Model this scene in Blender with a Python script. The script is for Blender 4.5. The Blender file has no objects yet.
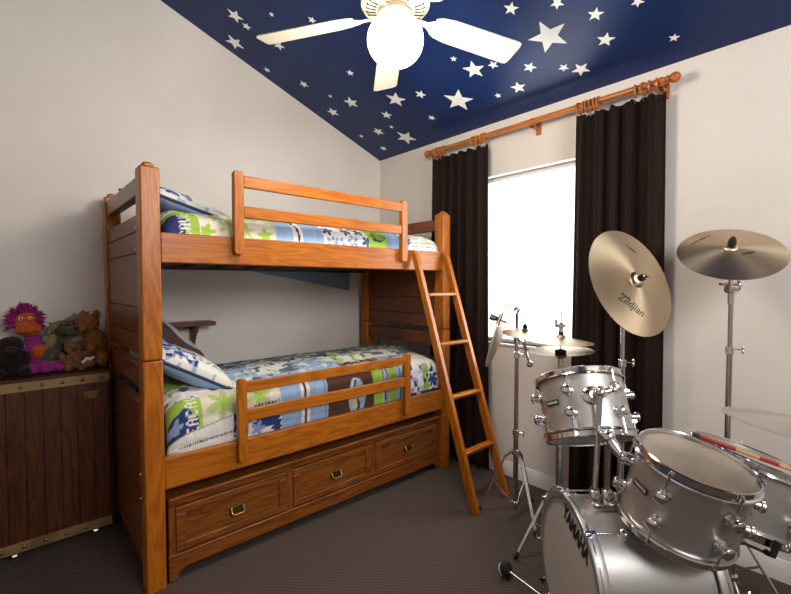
import bpy, bmesh, math, random
import numpy as np
from mathutils import Vector, Matrix, Euler
random.seed(7)
S = bpy.context.scene
COL = S.collection
R = math.radians
V = Vector

# ------------------------------------------------------------------ camera
FPX = 426.0
YAW = R(48.0)
PITCH = math.atan(14 / FPX)
CAM = V((0, 0, 1.5))
cd = bpy.data.cameras.new('camera')
cam = bpy.data.objects.new('camera', cd)
COL.objects.link(cam)
cd.sensor_width = 36.0
cd.lens = 36.0 * FPX / 791.0
cd.clip_start = 0.02
FWD = V((math.cos(YAW) * math.cos(PITCH), math.sin(YAW) * math.cos(PITCH), -math.sin(PITCH)))
cam.location = CAM
cam.rotation_euler = FWD.to_track_quat('-Z', 'Y').to_euler()
S.camera = cam

# ------------------------------------------------------------------ world, light, exposure
S.view_settings.view_transform = 'Standard'
S.view_settings.look = 'None'
S.view_settings.gamma = 1.0
S.view_settings.use_curve_mapping = False
S.view_settings.exposure = 0.12
w = bpy.data.worlds.new('daylight_sky'); S.world = w; w.use_nodes = True
bg = w.node_tree.nodes['Background']
bg.inputs[0].default_value = (0.93, 0.97, 1.0, 1)
bg.inputs[1].default_value = 2.6


def area(name, loc, aim, sx, sy, power, color):
    l = bpy.data.lights.new(name, 'AREA'); l.shape = 'RECTANGLE'; l.size = sx; l.size_y = sy
    l.energy = power; l.color = color
    o = bpy.data.objects.new(name, l); COL.objects.link(o)
    o.location = loc
    o.rotation_euler = (V(aim) - V(loc)).to_track_quat('-Z', 'Y').to_euler()
    return o


area('window_daylight', (2.98, 1.70, 1.69), (0, 1.70, 1.3), 1.08, 1.28, 26, (0.93, 0.97, 1.0))
# added soft fill light, high behind the photographer; no window known there
area('rear_fill_light', (1.05, -1.40, 2.55), (1.5, 2.6, 1.5), 1.4, 1.0, 56, (1.0, 0.97, 0.94))
fl = bpy.data.lights.new('fan_lamp_light', 'POINT'); fl.energy = 58; fl.color = (1.0, 0.90, 0.78); fl.shadow_soft_size = 0.20
flo = bpy.data.objects.new('fan_lamp_light', fl); COL.objects.link(flo); flo.location = (1.405, 1.561, 2.52)

# ------------------------------------------------------------------ helpers
_f2 = FWD
_r2 = V((math.sin(YAW), -math.cos(YAW), 0))
_u2 = _r2.cross(_f2)


def ray(px, py):
    return _f2 * FPX + _r2 * (px - 395.5) - _u2 * (py - 297)


def at(px, py, ax, val):
    d = ray(px, py); t = (val - CAM[ax]) / d[ax]
    return CAM + d * t


WM = {}


def thing(name, label, cat, loc=(0, 0, 0), mat=None, group=None):
    o = bpy.data.objects.new(name, None); COL.objects.link(o)
    o.empty_display_size = 0.05
    M = Matrix.Translation(V(loc)) if mat is None else mat
    o.matrix_world = M
    WM[o.name] = M.copy()
    o['label'] = label; o['category'] = cat
    if group: o['group'] = group
    return o


def tag(o, label, cat, group=None):
    o['label'] = label; o['category'] = cat
    if group: o['group'] = group
    return o


class MB:
    """collects shapes into one mesh"""
    def __init__(s, M=None):
        s.v = []; s.f = []; s.M = M

    def add(s, vs, fs):
        o = len(s.v)
        if s.M is not None: vs = [s.M @ V(p) for p in vs]
        s.v += [tuple(p) for p in vs]
        s.f += [tuple(o + i for i in f) for f in fs]
        return s

    def box(s, x0, y0, z0, x1, y1, z1):
        return s.add([(x0, y0, z0), (x1, y0, z0), (x1, y1, z0), (x0, y1, z0), (x0, y0, z1), (x1, y0, z1), (x1, y1, z1), (x0, y1, z1)],
                     [(0, 3, 2, 1), (4, 5, 6, 7), (0, 1, 5, 4), (1, 2, 6, 5), (2, 3, 7, 6), (3, 0, 4, 7)])

    def hexa(s, a, b):  # two quads (lists of four points)
        return s.add(list(a) + list(b), [(3, 2, 1, 0), (4, 5, 6, 7), (0, 1, 5, 4), (1, 2, 6, 5), (2, 3, 7, 6), (3, 0, 4, 7)])

    def lathe(s, prof, n=32, M=None, closed=False):
        # prof: list of (r,z); axis z
        vs = []; fs = []
        rings = []
        for r, z in prof:
            if r < 1e-6:
                rings.append([len(vs)]); vs.append(V((0, 0, z)))
            else:
                rings.append(list(range(len(vs), len(vs) + n)))
                vs += [V((r * math.cos(2 * math.pi * k / n), r * math.sin(2 * math.pi * k / n), z)) for k in range(n)]
        m = len(rings)
        for i in range(m if closed else m - 1):
            a = rings[i]; b = rings[(i + 1) % m]
            for k in range(n):
                k2 = (k + 1) % n
                if len(a) == 1 and len(b) == 1: continue
                if len(a) == 1: fs.append((a[0], b[k], b[k2]))
                elif len(b) == 1: fs.append((a[k], a[k2], b[0]))
                else: fs.append((a[k], a[k2], b[k2], b[k]))
        if M is not None: vs = [M @ p for p in vs]
        return s.add(vs, fs)

    def tube(s, pts, r, n=12, cap=True):
        pts = [V(p) for p in pts]
        rs = r if isinstance(r, (list, tuple)) else [r] * len(pts)
        vs = []; fs = []
        up = None
        for i, p in enumerate(pts):
            d = (pts[min(i + 1, len(pts) - 1)] - pts[max(i - 1, 0)]).normalized()
            if up is None:
                up = d.orthogonal().normalized()
            else:
                up = (up - d * up.dot(d)).normalized()
            b = d.cross(up)
            for k in range(n):
                a = 2 * math.pi * k / n
                vs.append(p + (up * math.cos(a) + b * math.sin(a)) * rs[i])
        for i in range(len(pts) - 1):
            for k in range(n):
                k2 = (k + 1) % n
                fs.append((i * n + k, i * n + k2, (i + 1) * n + k2, (i + 1) * n + k))
        if cap:
            fs.append(tuple(range(n - 1, -1, -1))); fs.append(tuple(range((len(pts) - 1) * n, len(pts) * n)))
        return s.add(vs, fs)

    def cyl(s, a, b, r, n=16, r2=None):
        return s.tube([a, b], [r, r if r2 is None else r2], n)

    def ell(s, c, r, M=None, nu=20, nv=12):
        vs = []; fs = []
        if isinstance(r, (int, float)): r = (r, r, r)
        prof = [(math.sin(math.pi * i / nv), -math.cos(math.pi * i / nv)) for i in range(nv + 1)]
        T = Matrix.Translation(V(c))
        if M is not None: T = T @ M
        T = T @ Matrix.Diagonal((r[0], r[1], r[2], 1))
        prof[0] = (0, -1); prof[-1] = (0, 1)
        return s.lathe(prof, nu, T)

    def torus(s, c, R_, r, axis=(0, 0, 1), n=28, m=8):
        T = Matrix.Translation(V(c)) @ V(axis).to_track_quat('Z', 'Y').to_matrix().to_4x4()
        return s.lathe([(R_ + r * math.cos(2 * math.pi * k / m), r * math.sin(2 * math.pi * k / m)) for k in range(m)], n, T, closed=True)

    def prism(s, outline, z0, z1, M=None):
        n = len(outline)
        vs = [V((x, y, z0)) for x, y in outline] + [V((x, y, z1)) for x, y in outline]
        fs = [tuple(range(n - 1, -1, -1)), tuple(range(n, 2 * n))] + [(i, (i + 1) % n, n + (i + 1) % n, n + i) for i in range(n)]
        if M is not None: vs = [M @ p for p in vs]
        return s.add(vs, fs)

    def build(s, name, mat, parent=None, world=True, bevel=0, smooth=True, seg=2, angle=35):
        vs = s.v
        if parent is not None and world:
            Mi = WM[parent.name].inverted()
            vs = [tuple(Mi @ V(p)) for p in vs]
        me = bpy.data.meshes.new(name)
        me.from_pydata(vs, [], s.f); me.update()
        bm = bmesh.new(); bm.from_mesh(me)
        bmesh.ops.recalc_face_normals(bm, faces=bm.faces); bm.to_mesh(me); bm.free()
        for m in (mat if isinstance(mat, list) else [mat]): me.materials.append(m)
        if smooth:
            me.polygons.foreach_set('use_smooth', [True] * len(me.polygons))
            me.set_sharp_from_angle(angle=R(angle))
        o = bpy.data.objects.new(name, me); COL.objects.link(o)
        if parent is not None:
            o.parent = parent
            WM[o.name] = WM[parent.name]
        else:
            WM[o.name] = Matrix.Identity(4)
        if bevel:
            b = o.modifiers.new('bevel', 'BEVEL'); b.width = bevel; b.segments = seg; b.limit_method = 'ANGLE'; b.angle_limit = R(40)
            b.harden_normals = False
        return o


def structure(o):
    o['kind'] = 'structure'; return o


def dup_tree(root, M, label=None, group=None):
    c = root.copy(); COL.objects.link(c); c.matrix_world = M
    WM[c.name] = M.copy()
    if label: c['label'] = label
    if group: c['group'] = group
    for ch in list(root.children):
        k = ch.copy(); COL.objects.link(k); k.parent = c; WM[k.name] = M.copy()
        for g in list(ch.children):
            q = g.copy(); COL.objects.link(q); q.parent = k; WM[q.name] = M.copy()
    return c


def linked(src, parent, local, name=None):
    """a further copy of a part under the same thing"""
    k = src.copy(); COL.objects.link(k); k.parent = parent; k.matrix_local = local
    WM[k.name] = WM[parent.name]
    return k


def frame(c, n, xd=(1, 0, 0)):
    n = V(n).normalized(); x = V(xd); x = (x - n * x.dot(n)).normalized(); y = n.cross(x)
    M = Matrix((x, y, n)).transposed().to_4x4(); M.translation = V(c)
    return M

# ------------------------------------------------------------------ materials
MAT = {}


def pm(name, color, rough=0.5, metal=0.0, **k):
    m = bpy.data.materials.new(name); m.use_nodes = True
    b = m.node_tree.nodes['Principled BSDF']
    b.inputs['Base Color'].default_value = (*color, 1)
    b.inputs['Roughness'].default_value = rough
    b.inputs['Metallic'].default_value = metal
    for kk, vv in k.items(): b.inputs[kk].default_value = vv
    MAT[name] = m
    return m


def N(m, t, **k):
    n = m.node_tree.nodes.new(t)
    for a, b in k.items(): setattr(n, a, b)
    return n


def noise_color(m, scale, lo, hi, bump=0.0, bscale=None, mapping=(1, 1, 1), detail=4, rot=(0, 0, 0), dist=0.0, p0=0.35, p1=0.65, bd=0.002):
    nt = m.node_tree; L = nt.links; b = nt.nodes['Principled BSDF']
    tc = N(m, 'ShaderNodeTexCoord'); mp = N(m, 'ShaderNodeMapping'); mp.inputs['Scale'].default_value = mapping
    mp.inputs['Rotation'].default_value = rot
    L.new(tc.outputs['Object'], mp.inputs[0])
    n = N(m, 'ShaderNodeTexNoise'); n.inputs['Scale'].default_value = scale; n.inputs['Detail'].default_value = detail
    n.inputs['Distortion'].default_value = dist
    L.new(mp.outputs[0], n.inputs[0])
    r = N(m, 'ShaderNodeValToRGB'); r.color_ramp.elements[0].position = p0; r.color_ramp.elements[1].position = p1
    r.color_ramp.elements[0].color = (*lo, 1); r.color_ramp.elements[1].color = (*hi, 1)
    L.new(n.outputs[0], r.inputs[0]); L.new(r.outputs[0], b.inputs['Base Color'])
    if bump:
        n2 = N(m, 'ShaderNodeTexNoise'); n2.inputs['Scale'].default_value = bscale or scale; n2.inputs['Detail'].default_value = 3
        L.new(mp.outputs[0], n2.inputs[0])
        bp = N(m, 'ShaderNodeBump'); bp.inputs['Strength'].default_value = bump; bp.inputs['Distance'].default_value = bd
        L.new(n2.outputs[0], bp.inputs['Height']); L.new(bp.outputs[0], b.inputs['Normal'])
    return m


def wood(name, axis, lo, hi, rough=0.34, gs=1.0, coat=0.06):
    m = pm(name, hi, rough)
    m.node_tree.nodes['Principled BSDF'].inputs['Coat Weight'].default_value = coat
    m.node_tree.nodes['Principled BSDF'].inputs['Coat Roughness'].default_value = 0.25
    nt = m.node_tree; L = nt.links; b = nt.nodes['Principled BSDF']; b.inputs['Specular IOR Level'].default_value = 0.35
    tc = N(m, 'ShaderNodeTexCoord'); mp = N(m, 'ShaderNodeMapping')
    sc = [9 * gs, 9 * gs, 9 * gs]; sc[axis] = 0.9 * gs
    mp.inputs['Scale'].default_value = sc
    L.new(tc.outputs['Object'], mp.inputs[0])
    n = N(m, 'ShaderNodeTexNoise'); n.inputs['Scale'].default_value = 1.3; n.inputs['Detail'].default_value = 3; n.inputs['Distortion'].default_value = 0.6
    L.new(mp.outputs[0], n.inputs[0])
    # rings from the noise field -> cathedral grain
    mul = N(m, 'ShaderNodeMath', operation='MULTIPLY'); mul.inputs[1].default_value = 17.0
    L.new(n.outputs[0], mul.inputs[0])
    pp = N(m, 'ShaderNodeMath', operation='PINGPONG'); pp.inputs[1].default_value = 1.0
    L.new(mul.outputs[0], pp.inputs[0])
    mp2 = N(m, 'ShaderNodeMapping'); sc2 = [120, 120, 120]; sc2[axis] = 5; mp2.inputs['Scale'].default_value = sc2
    L.new(tc.outputs['Object'], mp2.inputs[0])
    n2 = N(m, 'ShaderNodeTexNoise'); n2.inputs['Scale'].default_value = 1.0; n2.inputs['Detail'].default_value = 2
    L.new(mp2.outputs[0], n2.inputs[0])
    mx = N(m, 'ShaderNodeMath', operation='MULTIPLY_ADD'); mx.inputs[1].default_value = 0.5
    L.new(pp.outputs[0], mx.inputs[0])
    h = N(m, 'ShaderNodeMath', operation='MULTIPLY'); h.inputs[1].default_value = 0.6
    L.new(n2.outputs[0], h.inputs[0]); L.new(h.outputs[0], mx.inputs[2])
    r = N(m, 'ShaderNodeValToRGB'); r.color_ramp.elements[0].position = 0.15; r.color_ramp.elements[1].position = 0.7
    r.color_ramp.elements[0].color = (*lo, 1); r.color_ramp.elements[1].color = (*hi, 1)
    L.new(mx.outputs[0], r.inputs[0]); L.new(r.outputs[0], b.inputs['Base Color'])
    bp = N(m, 'ShaderNodeBump'); bp.inputs['Strength'].default_value = 0.15; bp.inputs['Distance'].default_value = 0.001
    L.new(n2.outputs[0], bp.inputs['Height']); L.new(bp.outputs[0], b.inputs['Normal'])
    return m


OLO, OHI = (0.25, 0.060, 0.004), (0.42, 0.127, 0.007)
oakX = wood('oak_lengthwise', 0, OLO, OHI); oakY = wood('oak_crosswise', 1, OLO, OHI); oakZ = wood('oak_upright', 2, OLO, OHI)
panelY = wood('shaded_oak_panel', 1, (0.10, 0.028, 0.008), (0.17, 0.05, 0.014), 0.3)  # darker copy of the bed oak; shadow on the ends put into the colour
DLO, DHI = (0.095, 0.025, 0.005), (0.225, 0.068, 0.010)
drX = wood('drawer_oak_lengthwise', 0, DLO, DHI); drZ = wood('drawer_oak_upright', 2, DLO, DHI)
TLO, THI = (0.028, 0.007, 0.0025), (0.088, 0.025, 0.006)
trZ = wood('trunk_boards', 2, TLO, THI, 0.45, 1.0, 0.08); trX = wood('trunk_edge', 0, TLO, THI, 0.45, 1.0, 0.08)
rodY = wood('rod_wood', 1, (0.30, 0.085, 0.015), (0.48, 0.15, 0.03), 0.3)
darkwood = wood('shelf_wood', 0, (0.08, 0.022, 0.008), (0.16, 0.05, 0.018), 0.4)
slatwood = pm('slat_wood', (0.06, 0.03, 0.015), 0.6)

wallm = noise_color(pm('warm_white_plaster', (0.69, 0.62, 0.54), 0.75), 2.0, (0.68, 0.625, 0.575), (0.72, 0.67, 0.62), 0.12, 90, bd=0.002)
ceilm = pm('night_blue_ceiling_paint', (0.008, 0.026, 0.10), 0.40)
ceilm.node_tree.nodes['Principled BSDF'].inputs['Specular IOR Level'].default_value = 0.32
noise_color(ceilm, 3.0, (0.0045, 0.018, 0.085), (0.006, 0.024, 0.105), 0.1, 60, bd=0.002)
trimm = pm('white_trim_paint', (0.72, 0.70, 0.66), 0.4)
starm = pm('star_paint', (0.88, 0.88, 0.85), 0.6)
chrome = pm('chrome', (0.78, 0.77, 0.76), 0.13, 1.0)
dchrome = pm('worn_chrome', (0.5, 0.48, 0.46), 0.25, 1.0)
silver = noise_color(pm('silver_sparkle_shell', (0.6, 0.6, 0.61), 0.42, 0.8), 900, (0.44, 0.43, 0.42), (0.60, 0.59, 0.58), 0.0)
headm = noise_color(pm('coated_drum_head', (0.6, 0.56, 0.5), 0.55), 7, (0.36, 0.30, 0.24), (0.46, 0.39, 0.32), 0.05, 300)
fheadm = pm('front_drum_head', (0.52, 0.50, 0.48), 0.35)
black = pm('black_rubber', (0.012, 0.012, 0.013), 0.5)
felt = pm('black_felt', (0.015, 0.014, 0.014), 0.95)
wfelt = pm('white_felt', (0.7, 0.68, 0.64), 0.95)
brass = pm('antique_brass', (0.42, 0.27, 0.09), 0.35, 1.0)
dbrass = pm('dark_brass', (0.22, 0.15, 0.06), 0.4, 1.0)
brassband = noise_color(pm('brassy_trim_band', (0.36, 0.23, 0.09), 0.5, 0.35), 8, (0.20, 0.125, 0.05), (0.33, 0.215, 0.09), 0.1, 40)
steel = pm('bolt_steel', (0.7, 0.68, 0.62), 0.3, 1.0)
inkm = pm('black_ink', (0.012, 0.012, 0.012), 0.5)
silverink = pm('silver_ink', (0.6, 0.6, 0.6), 0.4)
curtm = noise_color(pm('brown_velvet', (0.022, 0.011, 0.008), 0.8), 5, (0.010, 0.0042, 0.003), (0.018, 0.008, 0.0055), 0.2, 30, mapping=(1, 1, .1))
curtm.node_tree.nodes['Principled BSDF'].inputs['Sheen Weight'].default_value = 0.06
curtm.node_tree.nodes['Principled BSDF'].inputs['Specular IOR Level'].default_value = 0.2
curtm.node_tree.nodes['Principled BSDF'].inputs['Sheen Roughness'].default_value = 0.35
bluefab = noise_color(pm('pale_blue_cotton', (0.25, 0.38, 0.58), 0.9), 60, (0.24, 0.36, 0.56), (0.30, 0.43, 0.63), 0.2, 200)
navyfab = pm('navy_piping', (0.02, 0.035, 0.10), 0.85)
bluesheet = pm('grey_blue_sheet', (0.22, 0.30, 0.42), 0.9)
fanm = pm('white_fan_enamel', (0.60, 0.56, 0.45), 0.35)
slotm = pm('vent_slot_black', (0.02, 0.02, 0.02), 0.6)
redm = pm('red_sleeve', (0.36, 0.012, 0.022), 0.4)
tanm = pm('tan_wood', (0.50, 0.29, 0.11), 0.5)

# carpet
carpet = noise_color(pm('brown_carpet', (0.06, 0.043, 0.036), 0.95), 160, (0.058, 0.038, 0.030), (0.108, 0.074, 0.060), 0.5, 260, detail=3, bd=0.006)
ntc = carpet.node_tree
wv = N(carpet, 'ShaderNodeTexWave', wave_type='BANDS', bands_direction='DIAGONAL'); wv.inputs['Scale'].default_value = 22; wv.inputs['Distortion'].default_value = 1.5
tcc = N(carpet, 'ShaderNodeTexCoord'); ntc.links.new(tcc.outputs['Object'], wv.inputs[0])
mxc = N(carpet, 'ShaderNodeMix', data_type='RGBA', blend_type='MULTIPLY'); mxc.inputs[0].default_value = 0.35
rampc = [n for n in ntc.nodes if n.type == 'VALTORGB'][0]
ntc.links.new(rampc.outputs[0], mxc.inputs[6]); ntc.links.new(wv.outputs[0], mxc.inputs[7])
ntc.links.new(mxc.outputs[2], ntc.nodes['Principled BSDF'].inputs['Base Color'])

# glass
glassm = bpy.data.materials.new('window_glass'); glassm.use_nodes = True
nt = glassm.node_tree; nt.nodes.clear()
go = nt.nodes.new('ShaderNodeOutputMaterial'); gt = nt.nodes.new('ShaderNodeBsdfTransparent'); gg = nt.nodes.new('ShaderNodeBsdfGlossy'); gm = nt.nodes.new('ShaderNodeMixShader')
gg.inputs['Roughness'].default_value = 0.03; gm.inputs[0].default_value = 0.06
nt.links.new(gt.outputs[0], gm.inputs[1]); nt.links.new(gg.outputs[0], gm.inputs[2]); nt.links.new(gm.outputs[0], go.inputs[0])

# lamp globe
globem = bpy.data.materials.new('lit_opal_glass'); globem.use_nodes = True
bb = globem.node_tree.nodes['Principled BSDF']; bb.inputs['Base Color'].default_value = (0.9, 0.85, 0.75, 1)
bb.inputs['Emission Color'].default_value = (1.0, 0.86, 0.62, 1); bb.inputs['Emission Strength'].default_value = 11.0
bb.inputs['Roughness'].default_value = 0.2


def cymbal_mat(name, col, rough, aniso=0.75):
    m = pm(name, col, rough, 1.0)
    nt = m.node_tree; b = nt.nodes['Principled BSDF']
    b.inputs['Anisotropic'].default_value = aniso
    t = N(m, 'ShaderNodeTangent', direction_type='RADIAL', axis='Z'); nt.links.new(t.outputs[0], b.inputs['Tangent'])
    tc = N(m, 'ShaderNodeTexCoord'); wv = N(m, 'ShaderNodeTexWave', wave_type='RINGS', rings_direction='Z')
    wv.inputs['Scale'].default_value = 70; wv.inputs['Distortion'].default_value = 0.6
    nt.links.new(tc.outputs['Object'], wv.inputs[0])
    bp = N(m, 'ShaderNodeBump'); bp.inputs['Strength'].default_value = 0.25; bp.inputs['Distance'].default_value = 0.0005
    nt.links.new(wv.outputs[0], bp.inputs['Height']); nt.links.new(bp.outputs[0], b.inputs['Normal'])
    return m


cymA = cymbal_mat('bronze_cymbal', (0.53, 0.42, 0.28), 0.33, 0.85)
cymB = cymbal_mat('dull_bronze_cymbal', (0.60, 0.48, 0.33), 0.36, 0.85)
cymC = cymbal_mat('pale_bronze_cymbal', (0.45, 0.34, 0.23), 0.5, 0.5)

# vertex-coloured cloth
def cloth_mat(name):
    m = pm(name, (0.7, 0.7, 0.7), 0.9)
    nt = m.node_tree; a = N(m, 'ShaderNodeAttribute'); a.attribute_name = 'print'
    nt.links.new(a.outputs['Color'], nt.nodes['Principled BSDF'].inputs['Base Color'])
    tc = N(m, 'ShaderNodeTexCoord'); n = N(m, 'ShaderNodeTexNoise'); n.inputs['Scale'].default_value = 45
    nt.links.new(tc.outputs['Object'], n.inputs[0])
    bp = N(m, 'ShaderNodeBump'); bp.inputs['Strength'].default_value = 0.35; bp.inputs['Distance'].default_value = 0.006
    nt.links.new(n.outputs[0], bp.inputs['Height']); nt.links.new(bp.outputs[0], nt.nodes['Principled BSDF'].inputs['Normal'])
    return m


printm = cloth_mat('printed_cotton')

# ------------------------------------------------------------------ room
WX, WY = 2.855, 3.41        # window wall, bed wall
X0, Y0 = -1.6, -1.45
SL = 0.3665
def cz(x): return 2.76 + SL * (WX - x)

structure(MB().box(X0 - .15, Y0 - .15, -.12, WX + .15, WY + .15, 0).build('floor', carpet, smooth=False))
# sloping ceiling slab
mb = MB(); xa, xb = X0 - .15, WX + .15
mb.hexa([(xa, Y0 - .15, cz(xa)), (xb, Y0 - .15, cz(xb)), (xb, WY + .15, cz(xb)), (xa, WY + .15, cz(xa))],
        [(xa, Y0 - .15, cz(xa) + .1), (xb, Y0 - .15, cz(xb) + .1), (xb, WY + .15, cz(xb) + .1), (xa, WY + .15, cz(xa) + .1)])
structure(mb.build('ceiling', ceilm, smooth=False))


def slope_wall(y0, y1, name, holes=None):
    m = MB()
    m.hexa([(X0, y0, 0), (WX, y0, 0), (WX, y1, 0), (X0, y1, 0)], [(X0, y0, cz(X0)), (WX, y0, cz(WX)), (WX, y1, cz(WX)), (X0, y1, cz(X0))])
    return structure(m.build(name, wallm, smooth=False))


slope_wall(WY, WY + .14, 'wall_back')
# window wall with opening
wy0, wy1, wz0, wz1 = 1.12, 2.28, 1.03, 2.347
mb = MB(); T = WX + .15
mb.box(WX, Y0, 0, T, wy0, 2.76); mb.box(WX, wy1, 0, T, WY + .14, 2.76)
mb.box(WX, wy0, 0, T, wy1, wz0); mb.box(WX, wy0, wz1, T, wy1, 2.76)
structure(mb.build('wall_right', wallm, smooth=False))
mb = MB(); mb.box(X0 - .14, Y0, 0, X0, WY + .14, cz(X0)); structure(mb.build('wall_left', wallm, smooth=False))
# wall behind the camera, with a high opening added for the fill light
mb = MB(); rx0, rx1, rz0, rz1 = .30, 1.80, 2.0, 3.08
y0, y1 = Y0 - .14, Y0
mb.box(X0, y0, 0, WX, y1, rz0)
mb.hexa([(X0, y0, rz0), (rx0, y0, rz0), (rx0, y1, rz0), (X0, y1, rz0)], [(X0, y0, cz(X0)), (rx0, y0, cz(rx0)), (rx0, y1, cz(rx0)), (X0, y1, cz(X0))])
mb.hexa([(rx1, y0, rz0), (WX, y0, rz0), (WX, y1, rz0), (rx1, y1, rz0)], [(rx1, y0, cz(rx1)), (WX, y0, cz(WX)), (WX, y1, cz(WX)), (rx1, y1, cz(rx1))])
mb.hexa([(rx0, y0, rz1), (rx1, y0, rz1), (rx1, y1, rz1), (rx0, y1, rz1)], [(rx0, y0, cz(rx0)), (rx1, y0, cz(rx1)), (rx1, y1, cz(rx1)), (rx0, y1, cz(rx0))])
structure(mb.build('wall_front', wallm, smooth=False))
# baseboards
def baseboard(name, pts):
    m = MB()
    (x0, y0, x1, y1) = pts
    m.box(x0, y0, 0, x1, y1, .095)
    return structure(m.build(name, trimm, bevel=.006))
mb = MB(); mb.prism([(0, 0), (-.016, 0), (-.016, .075), (-.010, .088), (-.006, .104), (0, .108)], Y0, WY,
                    Matrix(((1, 0, 0, WX), (0, 0, 1, 0), (0, 1, 0, 0), (0, 0, 0, 1))))
structure(mb.build('baseboard_right', trimm))
structure(MB().box(X0, WY - .016, 0, WX - .016, WY, .1).build('baseboard_back', trimm, bevel=.005))
# window
wt = structure(bpy.data.objects.new('window_1', None)); COL.objects.link(wt); wt.location = (WX + .09, (wy0 + wy1) / 2, wz0)
WM[wt.name] = Matrix.Translation(wt.location)
mb = MB(); fx0, fx1 = WX + .07, WX + .12; b = .028
mb.box(fx0, wy0, wz0, fx1, wy1, wz0 + b).box(fx0, wy0, wz1 - b, fx1, wy1, wz1).box(fx0, wy0, wz0 + b, fx1, wy0 + b, wz1 - b).box(fx0, wy1 - b, wz0 + b, fx1, wy1, wz1 - b)
mb.build('window_frame', trimm, wt, bevel=.004)
MB().box(fx0 + .02, wy0 + b, wz0 + b, fx0 + .024, wy1 - b, wz1 - b).build('window_pane', glassm, wt, smooth=False)
MB().box(WX - .012, wy0 - .01, wz0 - .022, WX + .075, wy1 + .01, wz0 + .0).build('window_sill', trimm, wt, bevel=.006)

# ------------------------------------------------------------------ ceiling stars
STARS = [
 (234.9, 15.7, 6.5, 'white star nearest the top left edge of the blue ceiling'),
 (246.5, 26.3, 3.6, 'small white star just under and right of the topmost left star'),
 (271.6, 14.4, 2.2, 'tiny white star above the tip of the left fan blade'),
 (234.6, 42.5, 7.0, 'white star left of the left fan blade tip, near the wall'),
 (278.9, 45.5, 4.6, 'white star peeking out from under the left fan blade'),
 (312, 20, 3.4, 'small white star half hidden behind the middle of the left fan blade'),
 (267, 69.8, 2.6, 'tiny white star below the left fan blade, close to the bed wall'),
 (303.9, 84.2, 3.6, 'small white star alone midway down the bed wall edge'),
 (350.2, 72.8, 3.3, 'small white star left of the blade pointing to the far corner'),
 (330.2, 96.1, 1.6, 'pinprick white star left of the five-pointed star under the far blade'),
 (351.2, 102.4, 5.8, 'white star left of and below the tip of the far blade'),
 (333, 112, 4.6, 'white star close to the bed wall edge, below the pinprick star'),
 (395.8, 99.3, 8.0, 'white star just below the tip of the far fan blade'),
 (386.6, 114.9, 4.2, 'small white star directly below the star at the far blade tip'),
 (378.3, 131.5, 4.3, 'small white star near the corner on the bed wall side'),
 (391.5, 126.9, 1.7, 'pinprick white star between two small stars near the corner'),
 (361.3, 136, 1.7, 'pinprick white star hugging the bed wall edge'),
 (383.4, 148.3, 2.7, 'tiny white star closest to the room corner'),
 (405.9, 137.5, 7.8, 'larger white star close to the room corner'),
 (420.5, 94.3, 4.6, 'small white star left of the big star above the curtain rod'),
 (431.8, 117.7, 3.0, 'tiny white star above the left end of the curtain rod'),
 (458.5, 100.3, 12.0, 'second largest white star, above the left curtain'),
 (453.6, 58.7, 2.8, 'tiny white star just under the right fan blade near its root'),
 (473.9, 69.6, 9.3, 'bright white star under the middle of the right fan blade'),
 (493.3, 64.7, 4.4, 'small white star touching the tip of the right fan blade'),
 (498.1, 95.5, 2.8, 'tiny white star right of the second largest star'),
 (518.4, 87.4, 6.4, 'white star above the middle of the curtain rod'),
 (529.7, 67.2, 5.6, 'white star below the biggest star'),
 (563.7, 67.6, 4.3, 'small white star below and right of the biggest star'),
 (581, 69.2, 7.4, 'white star above the right curtain'),
 (511.1, 8.5, 6.6, 'white star at the top edge, above the tip of the right fan blade'),
 (557.2, 3.2, 6.0, 'white star at the top edge, straight above the biggest star'),
 (548.7, 36.4, 17.0, 'biggest white star on the blue ceiling'),
 (595.6, 14.2, 6.8, 'white star at the upper right of the biggest star'),
 (605.7, 39.6, 7.4, 'white star level with the biggest star, to its right'),
 (637.7, 1.6, 5.4, 'white star cut by the top edge, right of all others up there'),
 (674.1, 37.6, 4.2, 'small white star farthest right on the ceiling'),
]
Nc = V((SL, 0, 1)).normalized()
for (px, py, rr, lab) in STARS:
    d = ray(px, py)
    t = (cz(0) - CAM.z) / (d.z + SL * d.x)
    p = CAM + d * t
    # metric size from pixel size, allowing for the slanting view of the ceiling
    dist = (p - CAM).length
    cosv = abs(d.normalized().dot(Nc))
    rad = rr * (d.length and t) / math.sqrt(max(cosv, .25)) * 1.0
    rot = random.random() * 6.28
    out = []
    for k in range(10):
        q = rad * (1.0 if k % 2 == 0 else .42); a = rot + k * math.pi / 5
        out.append((q * math.cos(a), q * math.sin(a)))
    M = frame(p - Nc * .0, -Nc, (0, 1, 0))
    o = MB().prism(out, .0001, .0022).build('ceiling_star', starm, smooth=False)
    o.matrix_world = M; WM[o.name] = M
    tag(o, lab, 'star', 'white stars on the blue ceiling')

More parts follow.
